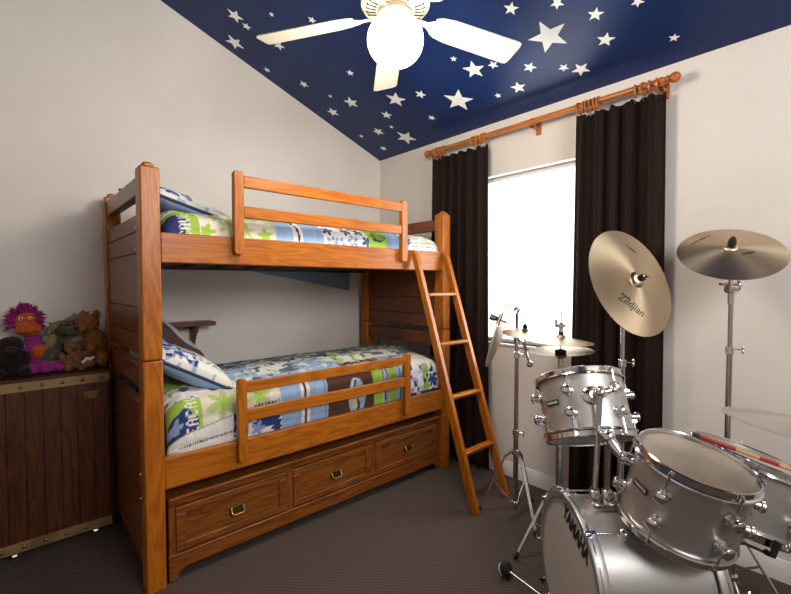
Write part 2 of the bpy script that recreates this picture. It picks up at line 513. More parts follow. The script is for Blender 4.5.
# ------------------------------------------------------------------ bunk bed
BED = V((1.55, 2.78, 0))
bed = thing('bunk_bed', 'orange-brown oak twin bunk bed with guard rails along the back wall', 'bunk bed', BED)
bx0, bx1, by0, by1 = .449, 2.640, 2.27, 3.345
pw, pd = .086, .095
SEAM = 1.128
for (x0, x1) in ((bx0, bx0 + pw), (bx1 - pw, bx1)):
    for (y0, y1) in ((by0, by0 + pd), (by1 - pd, by1)):
        MB().box(x0, y0, 0, x1, y1, SEAM - .002).build('lower_post', oakZ, bed, bevel=.006)
        p = MB().box(x0, y0, SEAM + .002, x1, y1, 2.05).build('upper_post', oakZ, bed, bevel=.008)
        cx, cy = (x0 + x1) / 2, (y0 + y1) / 2
        # shallow rounded cap
        mb = MB()
        mb.box(cx - .020, y0 + .008, 2.050, cx + .020, y1 - .008, 2.062)
        mb.lathe([(.026, 2.05), (.027, 2.062), (.019, 2.074), (0, 2.078)], 20, Matrix.Translation((cx, cy, 0)))
        mb.build('post_finial', oakZ, p, bevel=.002)
# end panels (both ends)
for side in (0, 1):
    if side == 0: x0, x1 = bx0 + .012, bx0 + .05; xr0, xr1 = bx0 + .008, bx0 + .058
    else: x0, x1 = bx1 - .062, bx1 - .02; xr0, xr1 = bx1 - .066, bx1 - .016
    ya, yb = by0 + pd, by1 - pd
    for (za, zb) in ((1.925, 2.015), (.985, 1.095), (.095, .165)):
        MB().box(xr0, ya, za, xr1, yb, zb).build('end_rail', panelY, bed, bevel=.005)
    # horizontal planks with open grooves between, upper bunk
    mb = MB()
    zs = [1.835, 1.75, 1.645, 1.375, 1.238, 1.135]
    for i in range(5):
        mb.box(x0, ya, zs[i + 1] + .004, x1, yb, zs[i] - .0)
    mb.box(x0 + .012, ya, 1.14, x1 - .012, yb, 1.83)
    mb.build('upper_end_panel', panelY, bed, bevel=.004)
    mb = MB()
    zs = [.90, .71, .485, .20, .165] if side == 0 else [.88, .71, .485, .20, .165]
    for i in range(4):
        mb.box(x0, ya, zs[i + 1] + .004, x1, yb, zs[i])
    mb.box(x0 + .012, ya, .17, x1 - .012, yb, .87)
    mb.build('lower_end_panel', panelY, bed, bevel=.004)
# side rails
for (za, zb) in ((1.598, 1.745), (.487, .640)):
    MB().box(bx0 + pw, by0 + .004, za, bx1 - pw, by0 + .040, zb).build('side_rail', oakX, bed, bevel=.005)
    MB().box(bx0 + pw, by1 - .040, za, bx1 - pw, by1 - .004, zb).build('side_rail', oakX, bed, bevel=.005)
# guard rails
for (zb_, zt, r1, r2) in ((1.652, 2.093, (2.008, 2.073), (1.847, 1.911)), (.532, .982, (.905, .966), (.745, .815))):
    for (xa, xb) in (((.876, .930), (2.080, 2.136)) if zt > 1.5 else ((.886, .936), (2.112, 2.168))):
        mb = MB()
        yf, yk = by0 - .034, by0 + .003
        mb.prism([(xa, zb_ + .014), (xa + .008, zb_), (xb - .008, zb_), (xb, zb_ + .014), (xb, zt - .012), (xb - .010, zt), (xa + .010, zt), (xa, zt - .012)], yf, yk,
                 Matrix(((1, 0, 0, 0), (0, 0, 1, 0), (0, 1, 0, 0), (0, 0, 0, 1))))
        mb.build('guard_rail_post', oakZ, bed, bevel=.004)
    for (a, b_) in (r1, r2):
        MB().box(.930 if zt > 1.5 else .936, by0 - .030, a, 2.080 if zt > 1.5 else 2.112, by0 - .008, b_).build('guard_rail_bar', oakX, bed, bevel=.005)
# slats under both mattresses
for z in (1.615, .575):
    for k in range(9):
        x = .70 + k * .225
        MB().box(x, by0 + .045, z, x + .07, by1 - .045, z + .018).build('slat', slatwood, bed, bevel=.002)
for z in (1.60, .56):
    for yy in (by0 + .041, by1 - .066):
        MB().box(bx0 + pw, yy, z - .005, bx1 - pw, yy + .025, z + .013).build('slat_ledge', slatwood, bed)
# bolts in the posts of the near end
for (y, z) in ((by0 + pd - .006, 1.765), (by0 + pd - .006, 1.66), (by0 + pd - .006, .565), (by0 + pd - .006, .445)):
    MB().lathe([(.007, 0), (.007, .003), (.0045, .006), (0, .007)], 12, Matrix.Translation((bx0, y, z)) @ Matrix.Rotation(R(-90), 4, 'Y')).build('bolt', steel, bed)
for z in (1.74, 1.61):
    MB().lathe([(.007, 0), (.007, .006), (.0045, .012), (0, .013)], 12, Matrix.Translation((bx0, by1 - .03, z)) @ Matrix.Rotation(R(-90), 4, 'Y')).build('bolt', steel, bed)

# ladder
lad = thing('bunk_ladder', 'slanted oak ladder with four rungs hooked on the upper bunk', 'ladder', (2.4, 1.7, 0))
def ly(z): return 2.235 - (1.70 - z) * .326
for (xa, xb) in ((2.195, 2.232), (2.535, 2.572)):
    mb = MB()
    t = .062
    a = [(ly(0) - t / 2, 0), (ly(0) + t / 2, 0), (ly(1.70) + t / 2 - .006, 1.70), (ly(1.735) + t / 2 - .02, 1.742), (ly(1.72) - t / 2, 1.70)]
    n = len(a)
    mb.add([(xa, y, z) for y, z in a] + [(xb, y, z) for y, z in a],
           [tuple(range(n)), tuple(range(2 * n - 1, n - 1, -1))] + [(i, n + i, n + (i + 1) % n, (i + 1) % n) for i in range(n)])
    mb.build('ladder_rail', oakZ, lad, bevel=.005)
for z in (.352, .708, 1.063, 1.415):
    y = ly(z)
    MB().box(2.230, y - .028, z - .012, 2.537, y + .028, z + .012).build('rung', oakX, lad, bevel=.007, seg=3)

# drawer unit under the bed
du = thing('underbed_drawer_chest', 'low brown oak chest with three drawers under the lower bunk', 'drawer unit', (1.54, 2.8, 0))
cx0, cx1, cy0, cy1 = .555, 2.545, 2.305, 3.18
mb = MB()
mb.box(cx0, cy0 + .018, .10, cx1, cy1, .412)
mb.build('carcass', drX, du, bevel=.003)
# face frame
mb = MB()
mb.box(cx0, cy0, .375, cx1, cy0 + .02, .425)
mb.build('top_frame', drX, du, bevel=.004)
for (xa, xb) in ((cx0, cx0 + .032), (1.195, 1.240), (1.845, 1.885), (cx1 - .03, cx1)):
    MB().box(xa, cy0, .10, xb, cy0 + .02, .375).build('stile', drZ, du, bevel=.002)
mb = MB()
mb.prism([(cx0 - .004, 0), (cx0 + .035, 0), (cx0 + .045, .035), (cx0 + .075, .055), (cx1 - .075, .055), (cx1 - .045, .035), (cx1 - .035, 0), (cx1 + .004, 0), (cx1 + .004, .125), (cx0 - .004, .125)],
         cy0 - .010, cy0 + .012, Matrix(((1, 0, 0, 0), (0, 0, 1, 0), (0, 1, 0, 0), (0, 0, 0, 1))))
mb.build('plinth', drX, du, bevel=.004)
MB().box(cx0 - .006, cy0 - .014, .122, cx1 + .006, cy0 + .005, .136).build('plinth_moulding', drX, du, bevel=.005)
MB().box(cx0 - .004, cy0 - .020, .412, cx1 + .004, cy1, .430).build('top_board', drX, du, bevel=.004)


def bail_handle(x, y, z, parent, w=.055, hmat=brass):
    mb = MB()
    mb.prism([(-w, -.022), (w, -.022), (w + .004, -.010), (w, 0), (w + .004, .012), (w, .024), (-w, .024), (-w - .004, .012), (-w, 0), (-w - .004, -.010)], -.003, 0,
             Matrix(((1, 0, 0, x), (0, 0, 1, y), (0, 1, 0, z), (0, 0, 0, 1))))
    o = mb.build('handle_plate', dbrass, parent, bevel=.001)
    mb = MB()
    pts = [(x - w * .8, y - .006, z + .012), (x - w * .8, y - .02, z - .004), (x - w * .6, y - .024, z - .014), (x + w * .6, y - .024, z - .014), (x + w * .8, y - .02, z - .004), (x + w * .8, y - .006, z + .012)]
    mb.tube(pts, .0042, 8)
    mb.ell((x - w * .8, y - .004, z + .012), .008, nu=10, nv=8).ell((x + w * .8, y - .004, z + .012), .008, nu=10, nv=8)
    mb.build('handle', hmat, parent)


for (xa, xb) in ((.587, 1.195), (1.240, 1.845), (1.885, 2.515)):
    za, zb = .143, .372
    # raised frame around a flat field
    mb = MB(); f = .048; y = cy0 - .008
    mb.box(xa, y, za, xb, cy0 + .016, za + f * .75).box(xa, y, zb - f * .75, xb, cy0 + .016, zb)
    mb.box(xa, y, za + f * .75, xa + f, cy0 + .016, zb - f * .75).box(xb - f, y, za + f * .75, xb, cy0 + .016, zb - f * .75)
    mb.box(xa + .01, y + .009, za + .01, xb - .01, cy0 + .016, zb - .01)
    d = mb.build('drawer_front', drX, du, bevel=.004)
    bail_handle((xa + xb) / 2 + .008, y + .009, .249, d, .042)

# ------------------------------------------------------------------ bedding
GREEN = (0.30, 0.48, 0.06); NAVY = (0.018, 0.035, 0.16); CREAM = (0.66, 0.62, 0.50); WHITE = (0.72, 0.71, 0.68)
BLUE = (0.27, 0.40, 0.60); BROWN = (0.075, 0.028, 0.018); LGREEN = (0.42, 0.50, 0.20); SLATE = (0.10, 0.13, 0.20); DARK = (0.02, 0.025, 0.05)
FONT = {'S': ["0111", "1000", "1000", "0110", "0001", "0001", "1110"], 'E': ["1111", "1000", "1000", "1110", "1000", "1000", "1111"],
        'A': ["0110", "1001", "1001", "1111", "1001", "1001", "1001"], 'C': ["0110", "1001", "1000", "1000", "1000", "1001", "0110"],
        'V': ["1001", "1001", "1001", "1001", "1001", "0110", "0110"]}


class Print:
    def __init__(s, X, Y, base):
        s.X = X; s.Y = Y; s.c = np.zeros(X.shape + (3,)) + np.array(base)
        s.rng = np.random.default_rng(3)

    def put(s, m, col): s.c[m] = col

    def rect(s, x0, x1, y0, y1, col, slope=0.0):
        yy = s.Y - slope * (s.X - x0)
        m = (s.X >= x0) & (s.X < x1) & (yy >= y0) & (yy < y1); s.put(m, col); return m

    def flower(s, cx, cy, r, col, petals=5, ph=0.0, lo=.35, clip=None):
        dx = s.X - cx; dy = s.Y - cy; th = np.arctan2(dy, dx); rr = np.hypot(dx, dy)
        m = rr < r * (lo + (1 - lo) * np.abs(np.cos(petals / 2 * (th - ph)))**.8)
        if clip is not None: m &= clip
        s.put(m, col)

    def leaf(s, x0, y0, x1, y1, wd, col, clip=None):
        L = math.hypot(x1 - x0, y1 - y0); ux, uy = (x1 - x0) / L, (y1 - y0) / L
        a = (s.X - x0) * ux + (s.Y - y0) * uy; b = np.abs(-(s.X - x0) * uy + (s.Y - y0) * ux)
        t = np.clip(a / L, 0, 1)
        m = (a > 0) & (a < L) & (b < wd * np.sin(math.pi * t)**.7 + .001)
        if clip is not None: m &= clip
        s.put(m, col)

    def frond(s, cx, cy, r, col, n=7, a0=0.0, spread=6.28, clip=None, wd=.12):
        for k in range(n):
            a = a0 + spread * k / n
            s.leaf(cx, cy, cx + r * math.cos(a), cy + r * math.sin(a), r * wd, col, clip)

    def text(s, t, x, y, px, col, up=True):
        # reading upward: glyph column axis -> +Y, glyph row axis -> +X
        for i, ch in enumerate(t):
            g = FONT[ch]
            for r_ in range(7):
                for c in range(4):
                    if g[r_][c] == '1':
                        X0_ = x + r_ * px; Y0_ = y + (i * 5 + c) * px
                        m = (s.X >= X0_) & (s.X < X0_ + px) & (s.Y >= Y0_) & (s.Y < Y0_ + px)
                        s.put(m, col)

    def stitch(s, every=.11, slope=.0, amt=.80):
        pass


def vnoise(X, Y, sc, seed):
    r = np.random.default_rng(seed); G = r.random((64, 64))
    x = X * sc + 7.3; y = Y * sc + 3.1
    i = np.floor(x).astype(int); j = np.floor(y).astype(int); fx = x - i; fy = y - j
    fx = fx * fx * (3 - 2 * fx); fy = fy * fy * (3 - 2 * fy)
    g = lambda a, b: G[a % 64, b % 64]
    return (g(i, j) * (1 - fx) + g(i + 1, j) * fx) * (1 - fy) + (g(i, j + 1) * (1 - fx) + g(i + 1, j + 1) * fx) * fy


def quilt_print(X, Y, lower, edge):
    X = X * 1.018 - .004
    P = Print(X, Y, CREAM)
    # patches over the top of the quilt (beyond the front drop)
    top = Y > edge
    ci = np.floor((X + .05) / .30).astype(int); cj = np.floor((Y - edge) / .20).astype(int)
    h = (ci * 7 + cj * 5 + ci * cj * 3) % 9
    pal = [WHITE, BLUE, LGREEN, CREAM, SLATE, WHITE, BROWN, GREEN, BLUE]
    for k in range(9): P.put(top & (h == k), pal[k])
    n1 = vnoise(X, Y, 14, 5); n2 = vnoise(X, Y, 22, 9)
    P.put(top & ((h == 0) | (h == 3) | (h == 5)) & (n1 > .64), SLATE)
    P.put(top & ((h == 7) | (h == 2)) & (n2 > .60), WHITE)
    P.put(top & ((h == 4)) & (n1 > .55), (0.30, 0.33, 0.36))
    P.put(top & ((h == 1) | (h == 8)) & (n2 > .70), CREAM)
    P.put(top & (vnoise(X, Y, 30, 77) > .80), SLATE); P.put(top & (vnoise(X, Y, 34, 78) > .86), WHITE); P.put(top & (vnoise(X, Y, 27, 79) > .88), GREEN)
    # far half: grey and navy camouflage
    far = Y > edge + .42
    P.put(far, (0.26, 0.28, 0.29)); P.put(far & (n1 > .5), SLATE); P.put(far & (n2 > .62), LGREEN); P.put(far & (n1 < .22), (0.50, 0.50, 0.44)); P.put(far & (n2 < .22), DARK)
    E = edge + .05
    if lower:
        cl = P.rect(.40, .735, .0, .30, GREEN)
        P.flower(.64, .155, .085, NAVY, 6, .3, .8, cl); P.flower(.60, .17, .04, (0.25, 0.33, 0.55), 5, 0, .5, cl)
        P.text('SEACAVE', .655, .070, .0082, WHITE)
        P.rect(.735, 1.19, .0, .34, CREAM)
        for (cx, cy, r_) in ((.85, .235, .095), (1.06, .24, .09), (.98, .31, .06)):
            P.frond(cx, cy, r_, LGREEN, 6, .3, wd=.20); P.frond(cx, cy, r_ * .5, GREEN, 6, .3, wd=.15)
        # slanted white cable band along the hem
        P.rect(.40, .90, -.2, .065, WHITE, .20)
        m = (X < .90) & (np.abs(Y - .20 * (X - .40) - .066) < .0035); P.put(m, (0.33, 0.31, 0.27))
        m = (X > .62) & (X < .90) & (np.abs(Y - .05 - .10 * (X - .62)) < .006) & (np.sin(X * 500) > -.2); P.put(m, DARK)
        cl = P.rect(.90, 1.19, -.2, .165, WHITE)
        P.rect(.90, .985, .04, .165, NAVY); P.flower(.945, .10, .05, (0.28, 0.33, 0.60), 5, .2, .25)
        P.flower(.925, .055, .028, WHITE, 5, .5, .3)
        P.frond(1.10, .06, .10, NAVY, 9, .2, 2.9, cl, .13); P.flower(1.04, .06, .045, (0.25, 0.30, 0.58), 5, 0, .3, cl)
        P.frond(1.00, .15, .05, NAVY, 5, 3.3, 2.4, cl, .13); P.flower(1.16, .04, .04, NAVY, 6, 0, .4, cl)
        m = (X > 1.02) & (X < 1.18) & (np.abs(Y - .185 - .05 * (X - 1.02)) < .008) & (np.sin(X * 300) > -.5); P.put(m, NAVY)
        P.rect(1.19, 1.52, -.2, edge + .12, BLUE)
        P.rect(1.325, 1.385, -.2, edge + .12, WHITE)
        P.rect(1.347, 1.362, -.2, edge + .12, BROWN)
        P.rect(1.205, 1.213, -.2, edge + .12, (0.30, 0.42, 0.62)); P.rect(1.498, 1.503, -.2, edge + .12, SLATE)
        P.rect(1.52, 1.905, -.2, .275, BROWN)
        cl = P.rect(1.40, 2.0, .275, .40, WHITE)
        for k in range(7): P.frond(1.44 + k * .09, .31 + .02 * (k % 2), .045, NAVY if k % 2 else SLATE, 5, k, 6.28, cl, .16)
        # surfboard oval
        e = ((X - 1.755) / .072)**2 + ((Y - .115) / .125)**2
        P.put(e < 1.0, (0.36, 0.42, 0.46)); P.put((e < .82) & (X > 1.755), BLUE); P.put((e < .8) & (np.abs(X - 1.75 - .02 * np.sin(Y * 30)) < .010), DARK)
        P.put((e < .7) & (np.abs(X - 1.735) < .02) & (Y < .11) & (Y > .04), (0.62, 0.48, 0.18))
        P.put((e < .8) & (X < 1.73) & (n2 > .6), WHITE)
        P.rect(1.905, 2.25, -.2, E + .06, GREEN)
        for (a, b_) in ((1.99, 2.06), (2.13, 2.20)):
            m = P.rect(a, b_, -.2, E + .06, (0.36, 0.46, 0.48))
            for q in range(3): P.put(m & (np.abs(X - a - .016 - q * .02 - .008 * np.sin(Y * 25 + q * 2)) < .004), DARK)
        P.rect(2.125, 2.185, -.2, E + .06, BLUE); P.rect(2.16, 2.168, -.2, E + .06, DARK)
        cl = P.rect(2.25, 2.70, -.2, .25, WHITE)
        P.rect(2.41, 2.475, .0, .25, GREEN)
        P.put(cl & (vnoise(X, Y, 30, 21) > .62), NAVY); P.put(cl & (vnoise(X, Y, 26, 22) > .72), (0.3, 0.32, 0.6))
        P.flower(2.52, .12, .06, NAVY, 6, 0, .4, cl); P.flower(2.33, .19, .035, WHITE, 5, 0, .4)
        P.put(cl & (Y < .045), NAVY); P.flower(2.36, .03, .03, BLUE, 5, 0, .4)
        P.put((X > 2.25) & (Y > .25) & (Y < E + .12) & (n1 < .6), WHITE); P.put((X > 2.25) & (Y > .25) & (Y < E + .12) & (n1 >= .6), CREAM)
    else:
        cl = P.rect(.40, .735, .0, E + .03, GREEN)
        P.flower(.60, .105, .085, NAVY, 6, .2, .75, cl)
        P.text('SEACAVE', .635, -.085, .0078, WHITE)
        m = P.rect(.735, 1.17, -.2, E + .20, CREAM)
        for k in range(8):
            P.frond(.77 + k * .055, .07 + .09 * (k % 2) + .02 * (k % 3), .05, LGREEN if k % 3 else GREEN, 5, k * .7, 6.28, m, .22)
        P.rect(.735, .745, -.2, E + .10, WHITE)
        P.rect(1.17, 1.50, -.2, E + .2, BLUE); P.rect(1.285, 1.345, -.2, E + .2, WHITE)
        P.put((np.abs(X - 1.312 - .008 * np.sin(Y * 20)) < .008) & (Y < E + .2), BROWN)
        cl = P.rect(1.50, 1.87, -.2, E + .2, WHITE)
        for k, (cx, cy) in enumerate(((1.54, .15), (1.62, .06), (1.69, .16), (1.73, .08), (1.80, .17), (1.56, .06), (1.85, .08), (1.66, .24), (1.77, .26))):
            P.flower(cx, cy, .045, NAVY if k % 2 == 0 else (0.22, 0.28, 0.55), 5, k, .25, cl); P.flower(cx, cy, .02, WHITE if k % 2 else SLATE, 5, k, .3, cl)
        cl = P.rect(1.87, 2.04, -.2, E + .2, GREEN)
        for q in range(3):
            e = np.abs(np.hypot((X - 1.95 - .01 * q), (Y - .12 - .012 * q) * 1.1) - .03 - .014 * q); P.put(cl & (e < .0035), DARK)
        P.frond(1.93, .09, .05, DARK, 5, .4, 2.5, cl, .08)
        P.rect(2.04, 2.18, -.2, E + .2, BLUE); P.rect(2.17, 2.178, -.2, E + .2, DARK)
        cl = P.rect(2.19, 2.75, -.2, E + .25, WHITE)
        for (a, b_, c_) in ((.075, .083, DARK), (.10, .125, (0.36, 0.42, 0.20)), (.14, .148, DARK), (.165, .19, (0.30, 0.33, 0.32)), (.205, .212, DARK)):
            m = cl & (Y > a) & (Y < b_) & (vnoise(X, Y, 60, 31) > .35); P.put(m, c_)
        P.flower(2.24, .13, .05, NAVY, 6, 0, .4, cl)
    return P.c


def quilt(name, lower, z_hem, z_top, label, y_front):
    xs = np.arange(.560, 2.5951, .0055); crown = .05
    y1 = by1 - .045
    # cross-section from hem up over the edge and across
    pts = []
    r = .085
    y = y_front
    for t in np.linspace(0, 1, 40): pts.append((y - .010 * math.sin(t * math.pi), z_hem + (z_top - r - z_hem) * t))
    for a in np.linspace(0, math.pi / 2, 26)[1:]: pts.append((y + r - r * math.cos(a), z_top - r + r * math.sin(a)))
    ye = y1 - .08
    for t in np.linspace(0, 1, 130)[1:]:
        pts.append((y + r + (ye - y - r) * t, z_top + crown * math.sin(t * math.pi)))
    for a in np.linspace(0, math.pi / 2, 12)[1:]: pts.append((ye + .08 * math.sin(a), z_top - .08 + .08 * math.cos(a)))
    pts.append((y1, z_hem))
    pts = np.array(pts)
    s = np.concatenate([[0], np.cumsum(np.hypot(*np.diff(pts, axis=0).T))])
    X, Sv = np.meshgrid(xs, s, indexing='ij')
    Yp = np.tile(pts[:, 0], (len(xs), 1)); Zp = np.tile(pts[:, 1], (len(xs), 1))
    # ends rounded down
    xe0, xe1 = xs[0], xs[-1]; rr = .11
    for (xe, sg) in ((xe0, 1), (xe1, -1)):
        d = np.clip(1 - sg * (X - xe) / rr, 0, 1); k = 1 - np.sqrt(np.clip(1 - d * d, 0, 1))
        Zp = Zp - np.where(Zp > z_hem + .03, k * np.minimum(.11, (Zp - z_hem) * .6), 0)
        Yp = Yp + np.where(Yp < y_front + .12, k * .035, 0)
    # puffiness and quilting
    puff = .010 * vnoise(X, Sv, 9, 41) + .006 * vnoise(X, Sv, 22, 42)
    seam = np.minimum(np.abs((X * 1.0 + .0) % .15 - .075), np.abs(Sv % .12 - .06)); puff += .004 * np.clip(seam / .02, 0, 1)
    Zp = Zp + np.where(Sv > .2, puff, puff * .2); Yp = Yp - np.where(Sv < .32, puff * .8, 0)
    ni, nj = X.shape
    verts = np.stack([X, Yp, Zp], -1).reshape(-1, 3)
    idx = np.arange(ni * nj).reshape(ni, nj)
    f = np.stack([idx[:-1, :-1], idx[1:, :-1], idx[1:, 1:], idx[:-1, 1:]], -1).reshape(-1, 4)
    me = bpy.data.meshes.new(name)
    me.from_pydata(verts.tolist(), [], f.tolist()); me.update()
    col = quilt_print(X, Sv, lower, (z_top - z_hem) - .02)
    # quilting seams are a slightly darker thread
    at_ = me.color_attributes.new('print', 'FLOAT_COLOR', 'POINT')
    buf = np.ones((ni * nj, 4), dtype=np.float32); buf[:, :3] = col.reshape(-1, 3)
    at_.data.foreach_set('color', buf.ravel())
    me.materials.append(printm); me.polygons.foreach_set('use_smooth', [True] * len(me.polygons))
    o = bpy.data.objects.new(name, me); COL.objects.link(o); WM[o.name] = Matrix.Identity(4)
    sd = o.modifiers.new('thickness', 'SOLIDIFY'); sd.thickness = .012; sd.offset = -1
    tag(o, label, 'quilt')
    return o


quilt('patchwork_quilt', True, .612, .885, 'surf print patchwork quilt on the lower bunk, oval surfboard patch showing', by0 + .056)
quilt('patchwork_quilt', False, 1.70, 1.855, 'blue, green and white patchwork quilt on the upper bunk', by0 + .056)


def mattress(z0, z1, label):
    o = MB().box(.565, by0 + .085, z0, 2.57, by1 - .085, z1).build('mattress', bluesheet, bevel=.04, seg=4)
    tag(o, label, 'mattress', 'mattresses of the bunk bed')


mattress(.594, .855, 'mattress under the quilt of the lower bunk')
mattress(1.634, 1.825, 'mattress under the quilt of the upper bunk')
# bed sheet hanging behind the upper bunk
mb = MB(); n = 24
vs = []; 
for i in range(n + 1):
    t = i / n; x = 1.45 + t * .99
    zb = 1.60 - .17 * t
    yy = by1 + .035 + .008 * math.sin(t * 14)
    vs += [(x, yy, 1.66), (x, yy + .004, zb)]
mb.add(vs, [(2 * i, 2 * i + 1, 2 * i + 3, 2 * i + 2) for i in range(n)])
o = mb.build('bed_sheet', bluesheet); sd = o.modifiers.new('thickness', 'SOLIDIFY'); sd.thickness = .004
tag(o, 'grey-blue sheet hanging down behind the upper bunk near the corner', 'sheet')


def pillow(name, M, hx, hy, th, pfun, label, back=None):
    root = thing(name, label, 'pillow', mat=M)
    n = 150
    u = np.linspace(-1, 1, n)
    U, W = np.meshgrid(u, u, indexing='ij')
    # rounded square outline, pinched corners
    prof = (np.clip(1 - np.abs(U)**2.6, 0, 1) * np.clip(1 - np.abs(W)**2.6, 0, 1))**.45
    X = U * hx * (1 - .07 * (1 - np.abs(U)) * 0) * (1 - .08 * (1 - np.abs(W)**2) * np.abs(U)**3)
    Y = W * hy * (1 - .08 * (1 - np.abs(U)**2) * np.abs(W)**3)
    Zt = th * prof + .004 * vnoise(U, W, 6, 4) * prof
    Zb = -th * prof * .9
    for (Z, nm, flip) in ((Zt, 'pillow_front', False), (Zb, 'pillow_back', True)):
        verts = np.stack([X, Y, Z], -1).reshape(-1, 3); idx = np.arange(n * n).reshape(n, n)
        f = np.stack([idx[:-1, :-1], idx[1:, :-1], idx[1:, 1:], idx[:-1, 1:]], -1).reshape(-1, 4)
        if flip: f = f[:, ::-1]
        me = bpy.data.meshes.new(nm); me.from_pydata(verts.tolist(), [], f.tolist()); me.update()
        if flip:
            me.materials.append(bluefab)
        else:
            col = pfun(X, Y)
            a_ = me.color_attributes.new('print', 'FLOAT_COLOR', 'POINT'); buf = np.ones((n * n, 4), dtype=np.float32); buf[:, :3] = col.reshape(-1, 3)
            a_.data.foreach_set('color', buf.ravel()); me.materials.append(printm)
        me.polygons.foreach_set('use_smooth', [True] * len(me.polygons))
        o = bpy.data.objects.new(nm, me); COL.objects.link(o); o.parent = root; WM[o.name] = M
    # piping round the edge
    ring = []
    k = n
    bd = [(i, 0) for i in range(n)] + [(n - 1, j) for j in range(1, n)] + [(i, n - 1) for i in range(n - 2, -1, -1)] + [(0, j) for j in range(n - 2, -1, -1)]
    mb = MB(); mb.tube([(X[i, j], Y[i, j], 0) for i, j in bd], .0085, 8, cap=False)
    mb.build('piping', navyfab, root, world=False)
    return root


def pill_coral(X, Y):
    P = Print(X, Y, WHITE)
    n1 = vnoise(X, Y, 40, 61); n2 = vnoise(X, Y, 55, 62)
    P.put((np.abs(X + .10) < .09) & (n1 > .48), NAVY); P.put((np.abs(X + .10) < .09) & (n2 > .66), (0.25, 0.32, 0.55))
    P.put((X > -.01) & (X < .17) & (np.abs(Y) < .16) & (n2 > .5), (0.36, 0.36, 0.27))
    e = (np.abs(X) > X.max() * .87) | (np.abs(Y) > Y.max() * .87); P.put(e, (0.62, 0.60, 0.55))
    P.put(e & (n1 > .72), (0.3, 0.34, 0.45))
    e = (np.abs(X) > X.max() * .955) | (np.abs(Y) > Y.max() * .955); P.put(e, (0.10, 0.12, 0.18))
    return P.c


def pill_surf(X, Y):
    P = Print(X, Y, BROWN)
    e = ((X + .02) / .15)**2 + ((Y + .10) / .11)**2
    P.put(e < 1, (0.36, 0.40, 0.46)); P.put((e < .55) & (X < .03), (0.62, 0.40, 0.15)); P.put((e < .6) & (X > .02), BLUE)
    P.put(X > .17, (0.50, 0.47, 0.24)); P.put((np.abs(Y) > Y.max() * .95), SLATE)
    e = ((X + .12) / .09)**2 + ((Y + .12) / .06)**2; P.put(e < 1, (0.36, 0.40, 0.46))
    return P.c


def pillow_frame(c, xdir, ydir):
    x = V(xdir).normalized(); y = V(ydir); y = (y - x * y.dot(x)).normalized(); z = x.cross(y)
    M = Matrix((x, y, z)).transposed().to_4x4(); M.translation = V(c); return M


# lower bunk: two pillows leaning on the head end
pillow('pillow', pillow_frame((.735, 2.94, 1.12), (.70, .0, -.70), (.0, .98, .10)), .27, .26, .085, pill_surf, 'brown pillow with surfboard print behind the white one on the lower bunk')
pillow('pillow', pillow_frame((.745, 2.66, 1.015), (.86, .0, -.50), (.0, .97, .10)), .24, .25, .085, pill_coral, 'white coral-print pillow with blue underside and navy piping, lower bunk')
# upper bunk pillow
pillow('pillow', pillow_frame((.735, 2.72, 1.945), (.95, .05, -.26), (-.04, .97, .16)), .25, .30, .070, pill_coral, 'patterned pillow with navy piping at the head of the upper bunk')

# ------------------------------------------------------------------ wall shelf behind the bed
sh = thing('wall_shelf', 'small dark wooden shelf with curved bracket on wall behind lower bunk', 'shelf', (.85, WY, 1.18))
MB().box(.50, WY - .165, 1.185, 1.125, WY, 1.215).build('shelf_board', darkwood, sh, bevel=.004)
for x in (.56, .985):
    MB().prism([(0, 0), (0, -.20), (-.03, -.20), (-.04, -.14), (-.075, -.07), (-.115, -.045), (-.13, 0)], x, x + .03,
               Matrix(((0, 0, 1, 0), (1, 0, 0, WY), (0, 1, 0, 1.185), (0, 0, 0, 1)))).build('shelf_bracket', darkwood, sh, bevel=.003)

# ------------------------------------------------------------------ trunk
tx0, tx1, ty0, ty1 = -.115, .418, 3.035, 3.385
tz0, tz1 = .045, .972
tr = thing('toy_trunk', 'tall dark wooden trunk with brass bands and casters at the left wall end', 'trunk', ((tx0 + tx1) / 2, 3.24, 0))
mb = MB(); nb = 7; bw = (tx1 - tx0) / nb
for i in range(nb): mb.box(tx0 + i * bw + .0015, ty0, tz0, tx0 + (i + 1) * bw - .0015, ty1, tz1 - .004)
mb.box(tx0 + .002, ty0 + .006, tz0 + .002, tx1 - .002, ty1 - .004, tz1 - .006)
mb.build('body', trZ, tr, bevel=.004)
MB().box(tx0 - .003, ty0 - .006, tz1 - .006, tx1 + .003, ty1, tz1 + .010).build('lid', trX, tr, bevel=.004)
for (za, zb) in ((.915, .966), (.045, .098)):
    bnd = MB().box(tx0 - .004, ty0 - .005, za, tx1 + .004, ty0 + .004, zb).box(tx1 - .002, ty0, za, tx1 + .004, ty1, zb).box(tx0 - .004, ty0, za, tx0 + .002, ty1, zb).build('brass_band', brassband, tr, bevel=.001)
    for k in range(6):
        x = tx0 + .045 + k * .09
        MB().lathe([(.010, 0), (.009, .004), (.005, .007), (0, .008)], 12, Matrix.Translation((x, ty0 - .005, (za + zb) / 2)) @ Matrix.Rotation(R(90), 4, 'X')).build('stud', dbrass, bnd)
bail_handle(.335, ty0, .845, tr, .036)
for x in (-.02, .34):
    for y in (ty0 + .026, ty1 - .05):
        m_ = MB().cyl((x - .012, y, .021), (x + .012, y, .021), .021, 20)
        c_ = m_.build('caster', steel, tr, bevel=.003)
        MB().box(x - .016, y - .012, .02, x + .016, y + .016, .047).build('caster_fork', steel, c_, bevel=.004)

